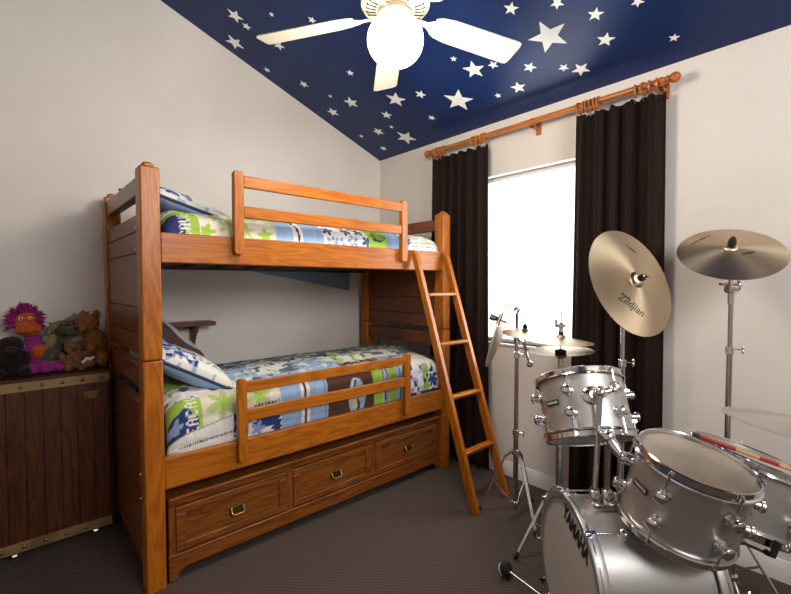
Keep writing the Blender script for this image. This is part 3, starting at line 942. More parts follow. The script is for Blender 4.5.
# ------------------------------------------------------------------ soft toys on the trunk
def furm(name, lo, hi, rough=.95):
    m = noise_color(pm(name, hi, rough), 45, lo, hi, 1.0, 130, bd=0.012)
    m.node_tree.nodes['Principled BSDF'].inputs['Sheen Weight'].default_value = 0.08
    m.node_tree.nodes['Principled BSDF'].inputs['Specular IOR Level'].default_value = 0.2
    return m


clouds = bpy.data.textures.new('fur_clouds', 'CLOUDS'); clouds.noise_scale = 0.012


def plush(name, mat, ells, label=None, parent=None, voxel=.0055, disp=.010, cat='soft toy', group='soft toys on the trunk'):
    mb = MB()
    for e in ells:
        c, r = e[0], e[1]; M = e[2] if len(e) > 2 else None
        mb.ell(c, r, M, 18, 12)
    o = mb.build(name, mat, parent)
    rm = o.modifiers.new('merge', 'REMESH'); rm.mode = 'VOXEL'; rm.voxel_size = voxel; rm.use_smooth_shade = True
    if disp:
        d = o.modifiers.new('fur', 'DISPLACE'); d.texture = clouds; d.strength = disp; d.mid_level = .5
    if label: tag(o, label, cat, group)
    return o


def eul(x, y, z): return Euler((R(x), R(y), R(z))).to_matrix().to_4x4()
ZT = tz1 + .010
magenta = furm('magenta_fur', (0.22, 0.008, 0.10), (0.38, 0.015, 0.19)); purple = furm('purple_plush', (0.24, 0.015, 0.17), (0.38, 0.035, 0.28))
orange = furm('orange_plush', (0.42, 0.07, 0.012), (0.60, 0.12, 0.02)); moosem = furm('grey_green_plush', (0.06, 0.055, 0.035), (0.13, 0.115, 0.07))
antlerm = furm('tan_felt', (0.22, 0.16, 0.07), (0.30, 0.22, 0.10)); bearm = furm('golden_brown_fur', (0.22, 0.075, 0.015), (0.36, 0.13, 0.028))
cubm = furm('light_brown_fur', (0.14, 0.06, 0.025), (0.24, 0.11, 0.05)); darkfur = furm('dark_brown_fur', (0.008, 0.004, 0.003), (0.02, 0.010, 0.008))
eyew = pm('eye_white', (0.75, 0.73, 0.68), 0.2); eyeb = pm('eye_black', (0.01, 0.01, 0.01), 0.1)

# pink-haired creature
yP = 3.27
pk = thing('creature_plush', 'soft toy creature with wild magenta hair, orange face and purple body', 'soft toy', (.08, yP, ZT), group='soft toys on the trunk')
hd = V((.055, yP, 1.265))
plush('body', purple, [((.10, yP, 1.08), (.062, .05, .085)), ((.085, yP, 1.17), (.04, .035, .06)), ((.135, 3.22, 1.015), (.05, .065, .034)), ((.20, 3.17, 1.012), (.045, .04, .030)),
                       ((.07, 3.18, 1.012), (.045, .07, .032)), ((.135, 3.15, 1.014), (.04, .035, .030)), ((.155, yP - .03, 1.08), (.03, .03, .05)), ((.19, 3.23, 1.05), (.045, .025, .02))], parent=pk)
plush('belly', orange, [((.112, yP - .045, 1.10), (.04, .022, .042)), ((.175, 3.20, 1.028), (.038, .03, .02))], parent=pk, disp=.004)
face = plush('face', orange, [(hd, (.052, .05, .07)), (hd + V((.012, -.035, -.032)), (.062, .045, .042)), (hd + V((.002, -.03, .03)), (.046, .03, .035))], parent=pk, disp=.004)
for dx in (-.022, .020):
    e = MB().ell(hd + V((dx, -.062, .032)), (.010, .006, .010), nu=14, nv=10).build('eye', eyew, pk)
    MB().ell(hd + V((dx, -.069, .032)), (.006, .004, .006), nu=10, nv=8).build('pupil', eyeb, e)
mb = MB()
mb.tube([hd + V((-.035, -.072, -.042)), hd + V((-.01, -.082, -.050)), hd + V((.02, -.082, -.050)), hd + V((.05, -.070, -.040))], .003, 6)
mb.build('mouth', pm('mouth_line', (0.12, 0.01, 0.01), .8), pk)
mb = MB()
rg = random.Random(5)
mb.ell(hd + V((0, .025, .018)), (.066, .05, .075))
for k in range(260):
    a = rg.uniform(0, 6.283); el = rg.uniform(-.5, 1.5)
    d = V((math.cos(a) * math.cos(el), math.sin(a) * math.cos(el), math.sin(el)))
    if d.y < -.25 and d.z < .62 and abs(d.x) < .75: continue
    b0 = hd + V((0, .015, .015)) + V((d.x * .05, d.y * .04, d.z * .06))
    L_ = rg.uniform(.035, .062); dd = (d + V((rg.uniform(-.25, .25), rg.uniform(-.25, .25), rg.uniform(-.25, .25)))).normalized()
    mb.tube([b0, b0 + dd * L_ * .6, b0 + dd * L_ + V((0, 0, -.006))], [.009, .006, .0008], 5)
mb.build('hair', magenta, pk)

# dark plush at the left edge
dk = thing('ape_plush', 'dark brown furry soft toy slumped at the left edge of the trunk top', 'soft toy', (-.02, 3.18, ZT), group='soft toys on the trunk')
plush('body', darkfur, [((-.02, 3.18, 1.06), (.075, .065, .082)), ((-.015, 3.165, 1.15), (.06, .055, .055)), ((.04, 3.13, 1.01), (.035, .045, .03)), ((-.07, 3.13, 1.01), (.035, .045, .03)), ((.045, 3.17, 1.07), (.025, .03, .05))], parent=dk)
plush('muzzle', furm('dark_muzzle', (0.03, 0.014, 0.01), (0.05, 0.025, 0.02)), [((-.01, 3.115, 1.135), (.03, .022, .022))], parent=dk, disp=.003)

# moose-like plush
yM = 3.29
ms = thing('moose_plush', 'grey-green moose soft toy with tan antlers and a rounded snout', 'soft toy', (.22, yM, ZT), group='soft toys on the trunk')
mh = V((.245, yM, 1.225))
plush('body', moosem, [((.20, yM, 1.08), (.07, .055, .095)), (mh, (.05, .05, .05)), (mh + V((.022, -.05, -.015)), (.036, .04, .032)), (mh + V((.035, -.075, -.018)), (.032, .028, .028)),
                       ((.155, 3.22, 1.06), (.03, .04, .06)), ((.25, 3.21, 1.015), (.035, .06, .03)), ((.16, 3.21, 1.012), (.035, .055, .028)), (mh + V((-.05, -.005, .0)), (.03, .016, .02))], parent=ms)
for (sx, pts) in ((1, [(.0, .0, .04), (.035, 0, .058), (.08, -.01, .075), (.115, -.012, .095)]), (-1, [(-.025, 0, .035), (-.06, -.012, .02), (-.09, -.02, -.02), (-.085, -.03, -.06)])):
    mb = MB(); P_ = [mh + V(p) for p in pts]
    mb.tube(P_, [.016, .02, .017, .004], 10)
    for i in (1, 2): mb.tube([P_[i], P_[i] + V((.004 * sx, 0, .034)) if sx > 0 else P_[i] + V((-.03, 0, .02))], [.011, .003], 8)
    mb.build('antler', antlerm, ms)
for dx in (.0, .042):
    MB().ell(mh + V((dx, -.055, .020)), (.008, .006, .009), nu=10, nv=8).build('eye', eyeb, ms)
MB().ell((.165, 3.235, 1.15), (.026, .016, .045), eul(0, 25, 0)).build('scarf', antlerm, ms)

# large golden bear
yB = 3.27
br = thing('teddy_bear', 'golden brown teddy bear sitting at the right end of the trunk top', 'soft toy', (.385, yB, ZT), group='soft toys on the trunk')
bh = V((.352, yB, 1.245))
plush('body', bearm, [((.385, yB, 1.10), (.068, .06, .115)), (bh, (.058, .055, .06)), (bh + V((-.045, -.045, -.022)), (.036, .038, .028)), (bh + V((-.028, .0, .060)), (.022, .014, .022)),
                      (bh + V((.044, .01, .055)), (.022, .016, .030)), ((.405, 3.17, 1.035), (.034, .055, .05)), ((.35, 3.19, 1.10), (.03, .05, .032)), ((.33, 3.17, 1.012), (.04, .06, .028))], parent=br)
MB().ell(bh + V((-.066, -.074, -.018)), (.014, .012, .012), nu=14, nv=10).build('nose', eyeb, br)
MB().ell(bh + V((-.028, -.054, .022)), (.006, .005, .006), nu=10, nv=8).build('eye', eyeb, br)

# small bear in front
sb = thing('small_teddy_bear', 'small light brown bear lying between the moose and the golden bear', 'soft toy', (.27, 3.15, ZT), group='soft toys on the trunk')
plush('body', cubm, [((.262, 3.155, 1.035), (.052, .042, .048)), ((.262, 3.165, 1.115), (.044, .038, .040)), ((.232, 3.165, 1.152), (.014, .010, .014)), ((.296, 3.165, 1.150), (.014, .010, .014)),
                     ((.315, 3.14, 1.075), (.034, .018, .017)), ((.212, 3.14, 1.06), (.018, .022, .034)), ((.235, 3.125, 1.0), (.022, .03, .018)), ((.30, 3.125, 1.0), (.022, .028, .018))], parent=sb)
MB().ell((.262, 3.124, 1.108), (.010, .007, .008), nu=10, nv=8).build('nose', eyeb, sb)
mb = MB(); mb.ell((.332, 3.125, 1.045), (.022, .006, .010), eul(0, 20, 0)).ell((.310, 3.122, 1.033), (.016, .006, .010), eul(0, -30, 0)).ell((.352, 3.122, 1.050), (.014, .006, .008), eul(0, -10, 0))
mb.build('ribbon', pm('white_satin', (0.6, 0.6, 0.66), .4), sb)

# ------------------------------------------------------------------ curtain rod and curtains
RX, RZ = 2.76, 2.642
rod = thing('curtain_rod', 'long turned wooden curtain rod with ball ends above the window', 'curtain rod', (RX, 1.69, RZ))
MB().cyl((RX, .79, RZ), (RX, 2.60, RZ), .018, 20).build('pole', rodY, rod)
for (y, s) in ((.79, -1), (2.60, 1)):
    prof = [(.0155, -.03), (.02, -.025), (.02, -.012), (.013, -.006), (.013, 0), (.022, .004), (.022, .012), (.014, .016), (.023, .024), (.028, .036), (.028, .048), (.022, .062), (.011, .070), (0, .072)]
    MB().lathe(prof, 24, Matrix.Translation((RX, y, RZ)) @ Matrix.Rotation(R(-90 * s), 4, 'X')).build('finial', rodY, rod)
for y in (.815, 1.62, 2.575):
    mb = MB().cyl((RX, y - .012, RZ), (RX, y + .012, RZ), .022, 20)
    mb.box(RX - .012, y - .010, RZ - .045, RX + .012, y + .010, RZ - .015)
    mb.box(RX - .012, y - .010, RZ - .045, WX, y + .010, RZ - .028)
    mb.box(WX - .016, y - .018, RZ - .075, WX, y + .018, RZ + .01)
    mb.build('bracket', rodY, rod, bevel=.003)


def curtain(ya, yb, label, rings, folds, amp, ztop, seed, flare=0.0):
    root = thing('velvet_curtain', label, 'curtain', (RX, (ya + yb) / 2, .0), group='brown curtains on the window rod')
    ny, nz = 150, 40
    rg = random.Random(seed); ph = [rg.uniform(0, 6) for _ in range(4)]
    vs = []
    for j in range(nz + 1):
        v = j / nz; z = .018 + (ztop - .018) * v
        for i in range(ny + 1):
            u = i / ny
            y = ya + (yb - ya) * u
            a = u * folds * 6.2832
            A = amp * (1 - .25 * v)
            x = RX + .005 + A * math.sin(a + .5 * math.sin(u * 9 + ph[0]) + .25 * math.sin(v * 3 + ph[1])) + A * .35 * math.sin(2.3 * a + ph[2])
            y += (flare * (1 - v) * (u - .5)) + .008 * math.cos(a * 1.0 + ph[3]) * (1 - .3 * v)
            zz = z
            if j == nz: zz = ztop - .012 * abs(math.sin(u * (len(rings) - 1) * math.pi))
            vs.append((x, y, zz))
    mb = MB(); mb.add(vs, [(j * (ny + 1) + i, j * (ny + 1) + i + 1, (j + 1) * (ny + 1) + i + 1, (j + 1) * (ny + 1) + i) for j in range(nz) for i in range(ny)])
    o = mb.build('cloth', curtm, root, angle=180)
    sd = o.modifiers.new('thickness', 'SOLIDIFY'); sd.thickness = .004; sd.offset = 0
    for y in rings:
        tilt = rg.uniform(-.35, .35)
        r_ = MB().torus((RX, y, RZ - .012), .033, .0065, (tilt, 1, 0), 24, 8).build('ring', rodY, root)
        MB().tube([(RX, y, RZ - .050), (RX, y, RZ - .058), (RX + .004, y + .003, ztop - .004), (RX + .002, y, ztop - .03)], .0022, 6).build('hook', steel, r_)
    return root


curtain(2.015, 2.58, 'dark brown velvet curtain on the left side of the window', [2.03, 2.06, 2.10, 2.135, 2.45, 2.49, 2.52, 2.55], 6, .026, 2.585, 3, .05)
curtain(.800, 1.302, 'dark brown velvet curtain on the right, behind the tilted cymbal', [.84, .875, .905, .95, 1.16, 1.185, 1.21, 1.235, 1.26, 1.285], 5, .030, 2.588, 8, .035)

# ------------------------------------------------------------------ ceiling fan
FX, FY = 1.405, 1.561
fan = thing('ceiling_fan', 'white five-blade ceiling fan with lit round globe', 'ceiling fan', (FX, FY, cz(FX)))
FT = Matrix.Translation((FX, FY, 0))
mb = MB().cyl((FX, FY, 2.93), (FX, FY, cz(FX) - .03), .013, 16); mb.build('down_rod', fanm, fan)
MB().lathe([(0, cz(FX) - .10), (.03, cz(FX) - .10), (.065, cz(FX) - .06), (.07, cz(FX) - .03), (.07, cz(FX) + .0)], 28, FT).build('canopy', fanm, fan)
mh_ = MB().lathe([(.075, 2.81), (.13, 2.815), (.165, 2.835), (.168, 2.85), (.160, 2.90), (.12, 2.935), (.03, 2.95), (0, 2.95)], 40, FT).build('motor_housing', fanm, fan)
mb = MB()
for k in range(30):
    a = k * 2 * math.pi / 30
    d = V((math.cos(a), math.sin(a), 0)); tt = V((-d.y, d.x, 0)) * .004
    p0 = V((FX, FY, 2.8135)) + d * .095; p1 = V((FX, FY, 2.822)) + d * .143
    up = V((0, 0, .005))
    mb.hexa([p0 - tt - up, p0 + tt - up, p1 + tt - up, p1 - tt - up], [p0 - tt + up, p0 + tt + up, p1 + tt + up, p1 - tt + up])
mb.build('vent_slots', slotm, mh_, smooth=False)
MB().lathe([(0, 2.815), (.078, 2.815), (.085, 2.80), (.085, 2.785), (.070, 2.775), (0, 2.775)], 32, FT).build('light_fitter', fanm, fan)
prof = [(.062, 2.79)]
for k in range(1, 19):
    a = R(28) + (math.pi - R(28)) * k / 18
    prof.append((.136 * math.sin(a), 2.672 + .122 * math.cos(a)))
prof[-1] = (0, 2.550)
MB().lathe(prof, 40, FT).build('lamp_globe', globem, fan)
for k in range(5):
    a = R(125.5 - 72 * k)
    M = FT @ Matrix.Rotation(a, 4, 'Z') @ Matrix.Translation((0, 0, 2.80)) @ Matrix.Rotation(R(3.4), 4, 'Y') @ Matrix.Rotation(R(-15), 4, 'X')
    out = [(.205, -.045), (.235, -.060), (.30, -.070), (.685, -.078), (.705, -.073), (.712, -.050), (.712, .050), (.705, .073), (.685, .078), (.30, .070), (.235, .060), (.205, .045)]
    bl = MB().prism(out, -.003, .003, M).build('fan_blade', fanm, fan, bevel=.002)
    out = [(.10, -.014), (.17, -.016), (.20, -.034), (.235, -.040), (.27, -.022), (.285, 0), (.27, .022), (.235, .040), (.20, .034), (.17, .016), (.10, .014)]
    MB().prism(out, -.0075, -.0035, M).build('blade_iron', fanm, bl, bevel=.001)

# ------------------------------------------------------------------ drum parts
def drum(kind, label, c, n, r, h, lugs, a0, xd=(1, 0, 0), badge=None, group=None, top=headm):
    M = frame(c, n, xd)
    root = thing(kind, label, 'drum', mat=M, group=group)
    MB().lathe([(r - .010, -.010), (r - .006, -.010), (r - .006, -h + .010), (r - .010, -h + .010)], 72, closed=True).build('shell', silver, root, world=False)
    MB().lathe([(0, -.007), (r - .012, -.007), (r - .004, -.012), (r - .004, -.016), (0, -.016)], 72).build('batter_head', top, root, world=False)
    MB().lathe([(0, -h + .010), (r - .006, -h + .010), (r - .004, -h + .015), (r - .010, -h + .018), (0, -h + .018)], 72).build('resonant_head', fheadm, root, world=False)
    pr = [(r - .003, -.016), (r - .003, .004), (r - .006, .007), (r - .003, .010), (r + .001, .006), (r + .001, -.014), (r + .008, -.018), (r + .010, -.023), (r + .007, -.027), (r - .003, -.024)]
    MB().lathe(pr, 72, closed=True).build('hoop', chrome, root, world=False)
    MB().lathe([(a, -h - z) for a, z in pr], 72, closed=True).build('hoop', chrome, root, world=False)
    # round lugs with domed ends
    def lugmb():
        m = MB()
        T_ = Matrix.Rotation(R(90), 4, 'Y')
        m.lathe([(0, 0), (.023, 0), (.023, .004), (.0175, .009), (.0175, .027), (.0215, .029), (.0215, .040), (.014, .045), (0, .046)], 20, Matrix.Translation((r - .006, 0, 0)) @ T_)
        m.box(r - .006, -.009, -.002, r + .022, .009, .028)
        return m
    lug0 = None; rod0 = None
    for k in range(lugs):
        a = R(a0 + k * 360 / lugs)
        for up in (1, -1):
            z = -.092 if up > 0 else -h + .092
            L = Matrix.Rotation(a, 4, 'Z') @ Matrix.Translation((0, 0, z)) @ (Matrix.Identity(4) if up > 0 else Matrix.Rotation(R(180), 4, 'X'))
            if lug0 is None:
                lug0 = lugmb().build('lug', chrome, root, world=False, bevel=.0015); lug0.matrix_local = L
                m = MB().cyl((r + .011, 0, .018), (r + .011, 0, .082), .0035, 8).cyl((r + .008, 0, .080), (r + .008, 0, .091), .0075, 10).cyl((r + .008, 0, .091), (r + .008, 0, .098), .004, 6)
                rod0 = m.build('tension_rod', chrome, root, world=False); rod0.matrix_local = L
            else:
                linked(lug0, root, L); linked(rod0, root, L)
    if badge is not None:
        a, z = badge
        T_ = Matrix.Rotation(R(a), 4, 'Z') @ Matrix.Translation((r - .004, 0, z))
        b = MB(T_).box(-.001, -.036, -.012, .0022, .036, .012).build('badge', inkm, root, world=False, bevel=.001)
        add_text('badge_lettering', 'YAMAHA', .0155, T_ @ Matrix.Translation((.0023, 0, 0)) @ Matrix(((0, 0, 1, 0), (1, 0, 0, 0), (0, 1, 0, 0), (0, 0, 0, 1))), silverink, b, M, bold=.0006)
    return root, M


def add_text(name, s, size, L, mat, parent, rootM, bold=0.0, extr=.0006, sx=1.0, shear=0.0, wrap=None):
    cu = bpy.data.curves.new(name, 'FONT'); cu.body = s; cu.size = size; cu.align_x = 'CENTER'; cu.align_y = 'CENTER'
    cu.offset = bold; cu.extrude = extr; cu.shear = shear; cu.resolution_u = 4
    t = bpy.data.objects.new(name + '_tmp', cu); COL.objects.link(t)
    dg = bpy.context.evaluated_depsgraph_get(); dg.update()
    me = bpy.data.meshes.new_from_object(t.evaluated_get(dg))
    bpy.data.objects.remove(t); bpy.data.curves.remove(cu)
    me.transform(Matrix.Diagonal((sx, 1, 1, 1)))
    if wrap:
        for v in me.vertices: v.co = wrap(v.co)
    me.transform(L)
    me.materials.clear(); me.materials.append(mat)
    o = bpy.data.objects.new(name, me); COL.objects.link(o); o.parent = parent; WM[o.name] = rootM
    return o


def axis_x_for(n, deg_world_frame):
    # x axis = horizontal direction square to n (z cross n), as measured in the layout study
    n = V(n).normalized(); a = V((0, 0, 1)).cross(n).normalized(); return a


TOMS = 'silver tom drums above the bass drum'
n1 = V((.304, .35, .886)).normalized(); c1 = V((2.036, .935, 1.037))
drum('tom_drum', 'silver tom drum tilted behind the bass drum, in front of the right curtain', c1, n1, .194, .283, 6, 50, axis_x_for(n1, 0), badge=(24, -.135), group=TOMS)
n2 = V((-.029, -.251, .968)).normalized(); c2 = V((1.84, .405, .857))
drum('tom_drum', 'larger silver tom drum with beige head, nearest drum in the middle', c2, n2, .192, .29, 6, 179, axis_x_for(n2, 0), badge=(152, -.125), group=TOMS)
n3 = V((.21, -.22, .95)).normalized(); c3 = V((2.25, .295, .787))
SN, SM = drum('tom_drum', 'silver drum at the right edge with a drumstick lying across it', c3, n3, .210, .26, 8, 12, axis_x_for(n3, 0))

# ---- bass drum
nb_ = V((-.755, .656, 0)).normalized(); cb = V((1.70, .82, .302)); rb = .30; hb = .48
BM = frame(cb, nb_, V((0, 0, 1)).cross(nb_))      # local x horizontal, local y up, z to the front
bd = thing('bass_drum', 'big silver bass drum lying on its side with lettered front head', 'drum', mat=BM)
MB().lathe([(rb - .022, -.045), (rb - .016, -.045), (rb - .016, -hb + .045), (rb - .022, -hb + .045)], 96, closed=True).build('shell', silver, bd, world=False)
for (zf, s) in ((0, -1), (-hb, 1)):
    z = lambda q: zf + s * q
    MB().lathe([(rb - .024, z(0)), (rb, z(0)), (rb + .002, z(.004)), (rb + .002, z(.038)), (rb, z(.042)), (rb - .010, z(.042)), (rb - .010, z(.028)), (rb - .024, z(.020))], 96, closed=True).build('hoop', silver, bd, world=False, angle=60)
    MB().lathe([(rb + .0015, z(.012)), (rb + .0035, z(.012)), (rb + .0035, z(.018)), (rb + .0015, z(.018))], 96, closed=True).build('hoop_stripe', chrome, bd, world=False)
    MB().lathe([(rb - .030, z(.003)), (rb - .0235, z(.003)), (rb - .0235, z(.018)), (rb - .030, z(.012))], 96, closed=True).build('flesh_hoop', chrome, bd, world=False)
    MB().lathe([(0, z(.010)), (rb - .030, z(.010)), (rb - .024, z(.016)), (rb - .024, z(.020)), (0, z(.020))], 96).build('front_head' if zf == 0 else 'batter_head', fheadm if zf == 0 else headm, bd, world=False)
    # clear ring of the drum logo area stays plain
for k in range(8):
    a = R(100.5 + 45 * k)
    for fr in (1, -1):
        z0 = 0 if fr > 0 else -hb; s = -fr
        T_ = Matrix.Rotation(a, 4, 'Z')
        m = MB(T_)
        m.box(rb - .012, -.014, z0 + fr * .004 - .0015, rb + .006, .014, z0 + fr * .004 + .0015)
        m.box(rb + .002, -.014, min(z0 - fr * .030, z0 + fr * .004), rb + .006, .014, max(z0 - fr * .030, z0 + fr * .004))
        m.box(rb + .004, -.009, min(z0 - fr * .034, z0 - fr * .014), rb + .020, .009, max(z0 - fr * .034, z0 - fr * .014))
        cl = m.build('claw_hook', chrome, bd, world=False, bevel=.002)
        m = MB(T_).cyl((rb + .011, 0, z0 + fr * .004), (rb + .011, 0, z0 - fr * .13), .0035, 8)
        m.cyl((rb + .011, 0, z0 + fr * .004), (rb + .011, 0, z0 + fr * .014), .007, 10)
        m.box(rb + .008, -.018, z0 + fr * .014 - .002, rb + .014, .018, z0 + fr * .014 + .002)
        m.build('tension_rod', chrome, bd, world=False)
        m = MB(T_)
        m.lathe([(0, 0), (.018, 0), (.018, .005), (.014, .009), (.014, .030), (.0165, .032), (.0165, .040), (.009, .045), (0, .045)], 20, Matrix.Translation((rb - .017, 0, z0 - fr * .145)) @ Matrix.Rotation(R(90), 4, 'Y'))
        m.build('lug', chrome, bd, world=False)
# lettering on the front head: local frame (x right when facing the head from outside?)
rotA = R(18)
LT = Matrix.Rotation(math.pi, 4, 'Z') @ Matrix.Identity(4)
tx = Matrix.Translation((0, 0, -.0095)) @ Matrix.Rotation(-rotA, 4, 'Z') @ Matrix.Translation((0, .200, 0))
add_text('head_lettering', 'YAMAHA', .090, tx, inkm, bd, BM, bold=.0055, sx=.63, extr=.0004)
# spurs
for sgn in (1, -1):
    a = R(-28) if sgn > 0 else R(208)
    p0 = V((math.cos(a) * (rb - .018), math.sin(a) * (rb - .018), -.15))
    p1 = V((math.cos(a) * (rb + .03), math.sin(a) * (rb + .03), -.145))
    foot = V((sgn * .345, -.287, -.03))
    mm = MB().cyl(p0, p1, .016, 14).cyl(p1 + V((0, 0, -.02)), foot, .006, 10)
    sp = mm.build('spur', chrome, bd, world=False)
    MB().ell(foot, (.011, .011, .013), nu=12, nv=8).build('spur_tip', black, sp, world=False)
# tom mount plate with two posts
base = V((1.775, .715, .590))
pm_ = MB()
T_ = frame(base + V((0, 0, .0)), (0, 0, 1), nb_)
pm_.M = T_
pm_.box(-.045, -.033, -.01, .045, .033, .018)
for xx in (-.026, .026): pm_.lathe([(.021, .015), (.021, .060), (.018, .065), (.012, .066)], 20, Matrix.Translation((xx, 0, 0)))
pm_.M = None
mp_ = pm_.build('tom_mount', chrome, bd, bevel=.002)
pA = T_ @ V((.026, 0, .02)); pB = T_ @ V((-.026, 0, .02))
br1 = c1 - n1 * .125 + (V((0, 0, 1)).cross(n1).normalized() * math.cos(R(79)) + n1.cross(V((0, 0, 1)).cross(n1).normalized()) * math.sin(R(79))) * .215
pAt = c1 - n1 * .125 + (br1 - (c1 - n1 * .125)).normalized() * .238 + _r2 * .022
MB().cyl(pA, pAt + V((0, 0, .03)), .0115, 16).build('tom_post', dchrome, bd)
# bracket of the first tom: plate, knuckle and wing screw
mb = MB()
b_in = c1 - n1 * .125 + (br1 - (c1 - n1 * .125)).normalized() * .190
rd = (br1 - b_in).normalized()
MT = frame(b_in, rd, n1)
mb.M = MT
mb.lathe([(0, -.006), (.040, -.006), (.042, .0), (.036, .006), (.018, .010), (.016, .020), (0, .020)], 24)
mb.M = None
mb.ell(pAt, (.022, .022, .024), nu=18, nv=12)
mb.cyl(b_in, pAt, .013, 14)
mb.cyl(pAt, pAt + _r2 * .05 + V((0, 0, .012)), .014, 14); mb.ell(pAt + _r2 * .055 + V((0, 0, .014)), (.020, .020, .018), nu=14, nv=10)
mb.build('tom_bracket', chrome, bd)
# arm of the second tom
pBt = pB + V((.0, -.0, .26))
MB().cyl(pB, pBt + V((0, 0, .02)), .0115, 16).build('tom_post', dchrome, bd)
a2x = V((0, 0, 1)).cross(n2).normalized(); a2y = n2.cross(a2x)
r2d = a2x * math.cos(R(112)) + a2y * math.sin(R(112))
b2 = c2 - n2 * .10 + r2d * .186
mb = MB()
mb.tube([pBt + V((-.02, .03, .02)), pBt, (pBt + b2 + r2d * .04) / 2, b2 + r2d * .035], [.018, .026, .024, .018], 16)
mb.cyl(b2 + r2d * .045, b2 - r2d * .004, .024, 20)
mb.ell(pBt, (.030, .030, .034), nu=16, nv=12)
mb.build('tom_arm', chrome, bd)


# ------------------------------------------------------------------ cymbals
def cymbal(kind, label, c, n, r, mat, bell=.15, bh=.022, bow=.024, xd=(1, 0, 0), nut=True, group=None, writing=None, cup=True):
    M = frame(c, n, xd)
    root = thing(kind, label, 'cymbal', mat=M, group=group)
    rbell = r * bell
    def zf(q):
        if q < rbell: return bow + bh * (1 - (q / rbell)**2)**.6 * .75 + 0.002
        t = (q - rbell) / (r - rbell); return bow * (1 - t**1.35)
    qs = [.004] + [rbell * k / 8 for k in range(1, 9)] + [rbell + (r - rbell) * k / 20 for k in range(1, 21)]
    top = [(q, zf(q)) for q in qs]; bot = [(q, z - .0014) for q, z in top][::-1]
    MB().lathe(top + bot, 96, closed=True).build('cymbal_plate', mat, root, world=False, angle=50)
    if nut:
        z0 = zf(.004)
        MB().lathe([(.003, z0 - .002), (.014, z0), (.014, z0 + .012), (.003, z0 + .012)], 18, closed=True).build('felt_washer', felt, root, world=False)
    if writing:
        for (s, size, x, y, rot, shear) in writing:
            L = Matrix.Identity(4)
            cr, sr = math.cos(R(rot)), math.sin(R(rot))
            def wr(co, x=x, y=y, cr=cr, sr=sr):
                X = x + co.x * cr - co.y * sr; Y = y + co.x * sr + co.y * cr
                return V((X, Y, zf(math.hypot(X, Y)) + .0004 + co.z))
            add_text('lettering', s, size, L, inkm, root, M, bold=.0004, extr=.0002, shear=shear, wrap=wr)
    return root, M, zf


def stand(kind, label, x, y, ztop, rl=.27, a0=0, hub=.36, group=None, zj=(), thick=.0155, tilt=None, arm=None, legs=3, flat=False):
    root = thing(kind, label, 'stand', (x, y, 0), group=group)
    zl = zj[0] if zj else ztop
    MB().cyl((x, y, .05), (x, y, zl), thick, 18).build('lower_tube', dchrome, root)
    prev = zl; rr = thick
    for i, zz in enumerate(list(zj[1:]) + [ztop]):
        rr -= .0028
        if zj:
            MB().cyl((x, y, prev - .02), (x, y, zz), rr, 16).build('upper_tube', dchrome, root)
            m = MB().cyl((x, y, prev - .025), (x, y, prev + .012), rr + .008, 18)
            cl = m.build('clamp_collar', chrome, root, bevel=.002)
            d = (_r2 * .6 - V((FWD.x, FWD.y, 0)) * .5).normalized()
            p = V((x, y, prev)) + d * .02
            m = MB().cyl(p, p + d * .028, .0035, 8)
            m.ell(p + d * .030 + V((0, 0, .009)), (.006, .006, .012), nu=10, nv=8).ell(p + d * .030 - V((0, 0, .009)), (.006, .006, .012), nu=10, nv=8)
            m.build('wing_screw', chrome, cl)
            prev = zz
    MB().cyl((x, y, hub - .016), (x, y, hub + .016), thick + .010, 20).build('leg_collar', chrome, root, bevel=.003)
    MB().cyl((x, y, .075), (x, y, .10), thick + .008, 20).build('brace_collar', chrome, root, bevel=.003)
    for k in range(legs):
        a = R(a0 + 360 * k / legs); d = V((math.cos(a), math.sin(a), 0)); t = V((-d.y, d.x, 0)) * .007
        c0 = V((x, y, 0))
        h0 = c0 + d * (thick + .012) + V((0, 0, hub)); ft = c0 + d * rl + V((0, 0, .016)); kn = h0.lerp(ft, .12) + d * .016 + V((0, 0, .012))
        m = MB()
        for s in (-1, 1): m.tube([h0 + t * s, kn + t * s * .9, ft + t * s * .5], .0058, 8)
        b0 = c0 + d * (thick + .008) + V((0, 0, .088)); bm_ = h0.lerp(ft, .58) + V((0, 0, .03))
        m.tube([b0, kn.lerp(ft, .45)], .0055, 8)
        lg = m.build('leg', chrome, root)
        MB().tube([ft + d * -.012 + V((0, 0, .018)), ft, ft + d * .014 + V((0, 0, -.004))], [.009, .013, .0115], 12).build('rubber_foot', black, lg)
    return root


CYG = 'cymbals of the drum kit'; STG = 'cymbal stands of the drum kit'
# crash cymbal tilted to the viewer
cC = V((1.90, .655, 1.505)); nC = V((-.27, -.90, .34)).normalized()
scr_r = _r2.copy()
cymbal('crash_cymbal', 'large bronze cymbal tilted face-on in front of the right curtain', cC, nC, .232, cymA, xd=_r2,
       writing=[('Zildjian', .047, -.052, -.112, -27, .35), ('Avedis', .017, -.075, -.080, -27, .3), ('A. Zildjian', .014, .020, .150, -25, .2)], group=CYG)
# stand behind the first tom with a boom to the cymbal
sx_, sy_ = 2.30, .83
st = stand('cymbal_stand', 'chrome boom stand rising behind the tilted tom and large cymbal', sx_, sy_, 1.42, .26, 20, .34, STG, zj=(.75, 1.10))
boomT = cC - nC * .05
MB().cyl((sx_, sy_, 1.42), boomT, .007, 12).cyl((sx_, sy_, 1.40), (sx_, sy_, 1.45), .016, 14).cyl(boomT, cC + nC * .072, .004, 10).build('boom_arm', chrome, st)
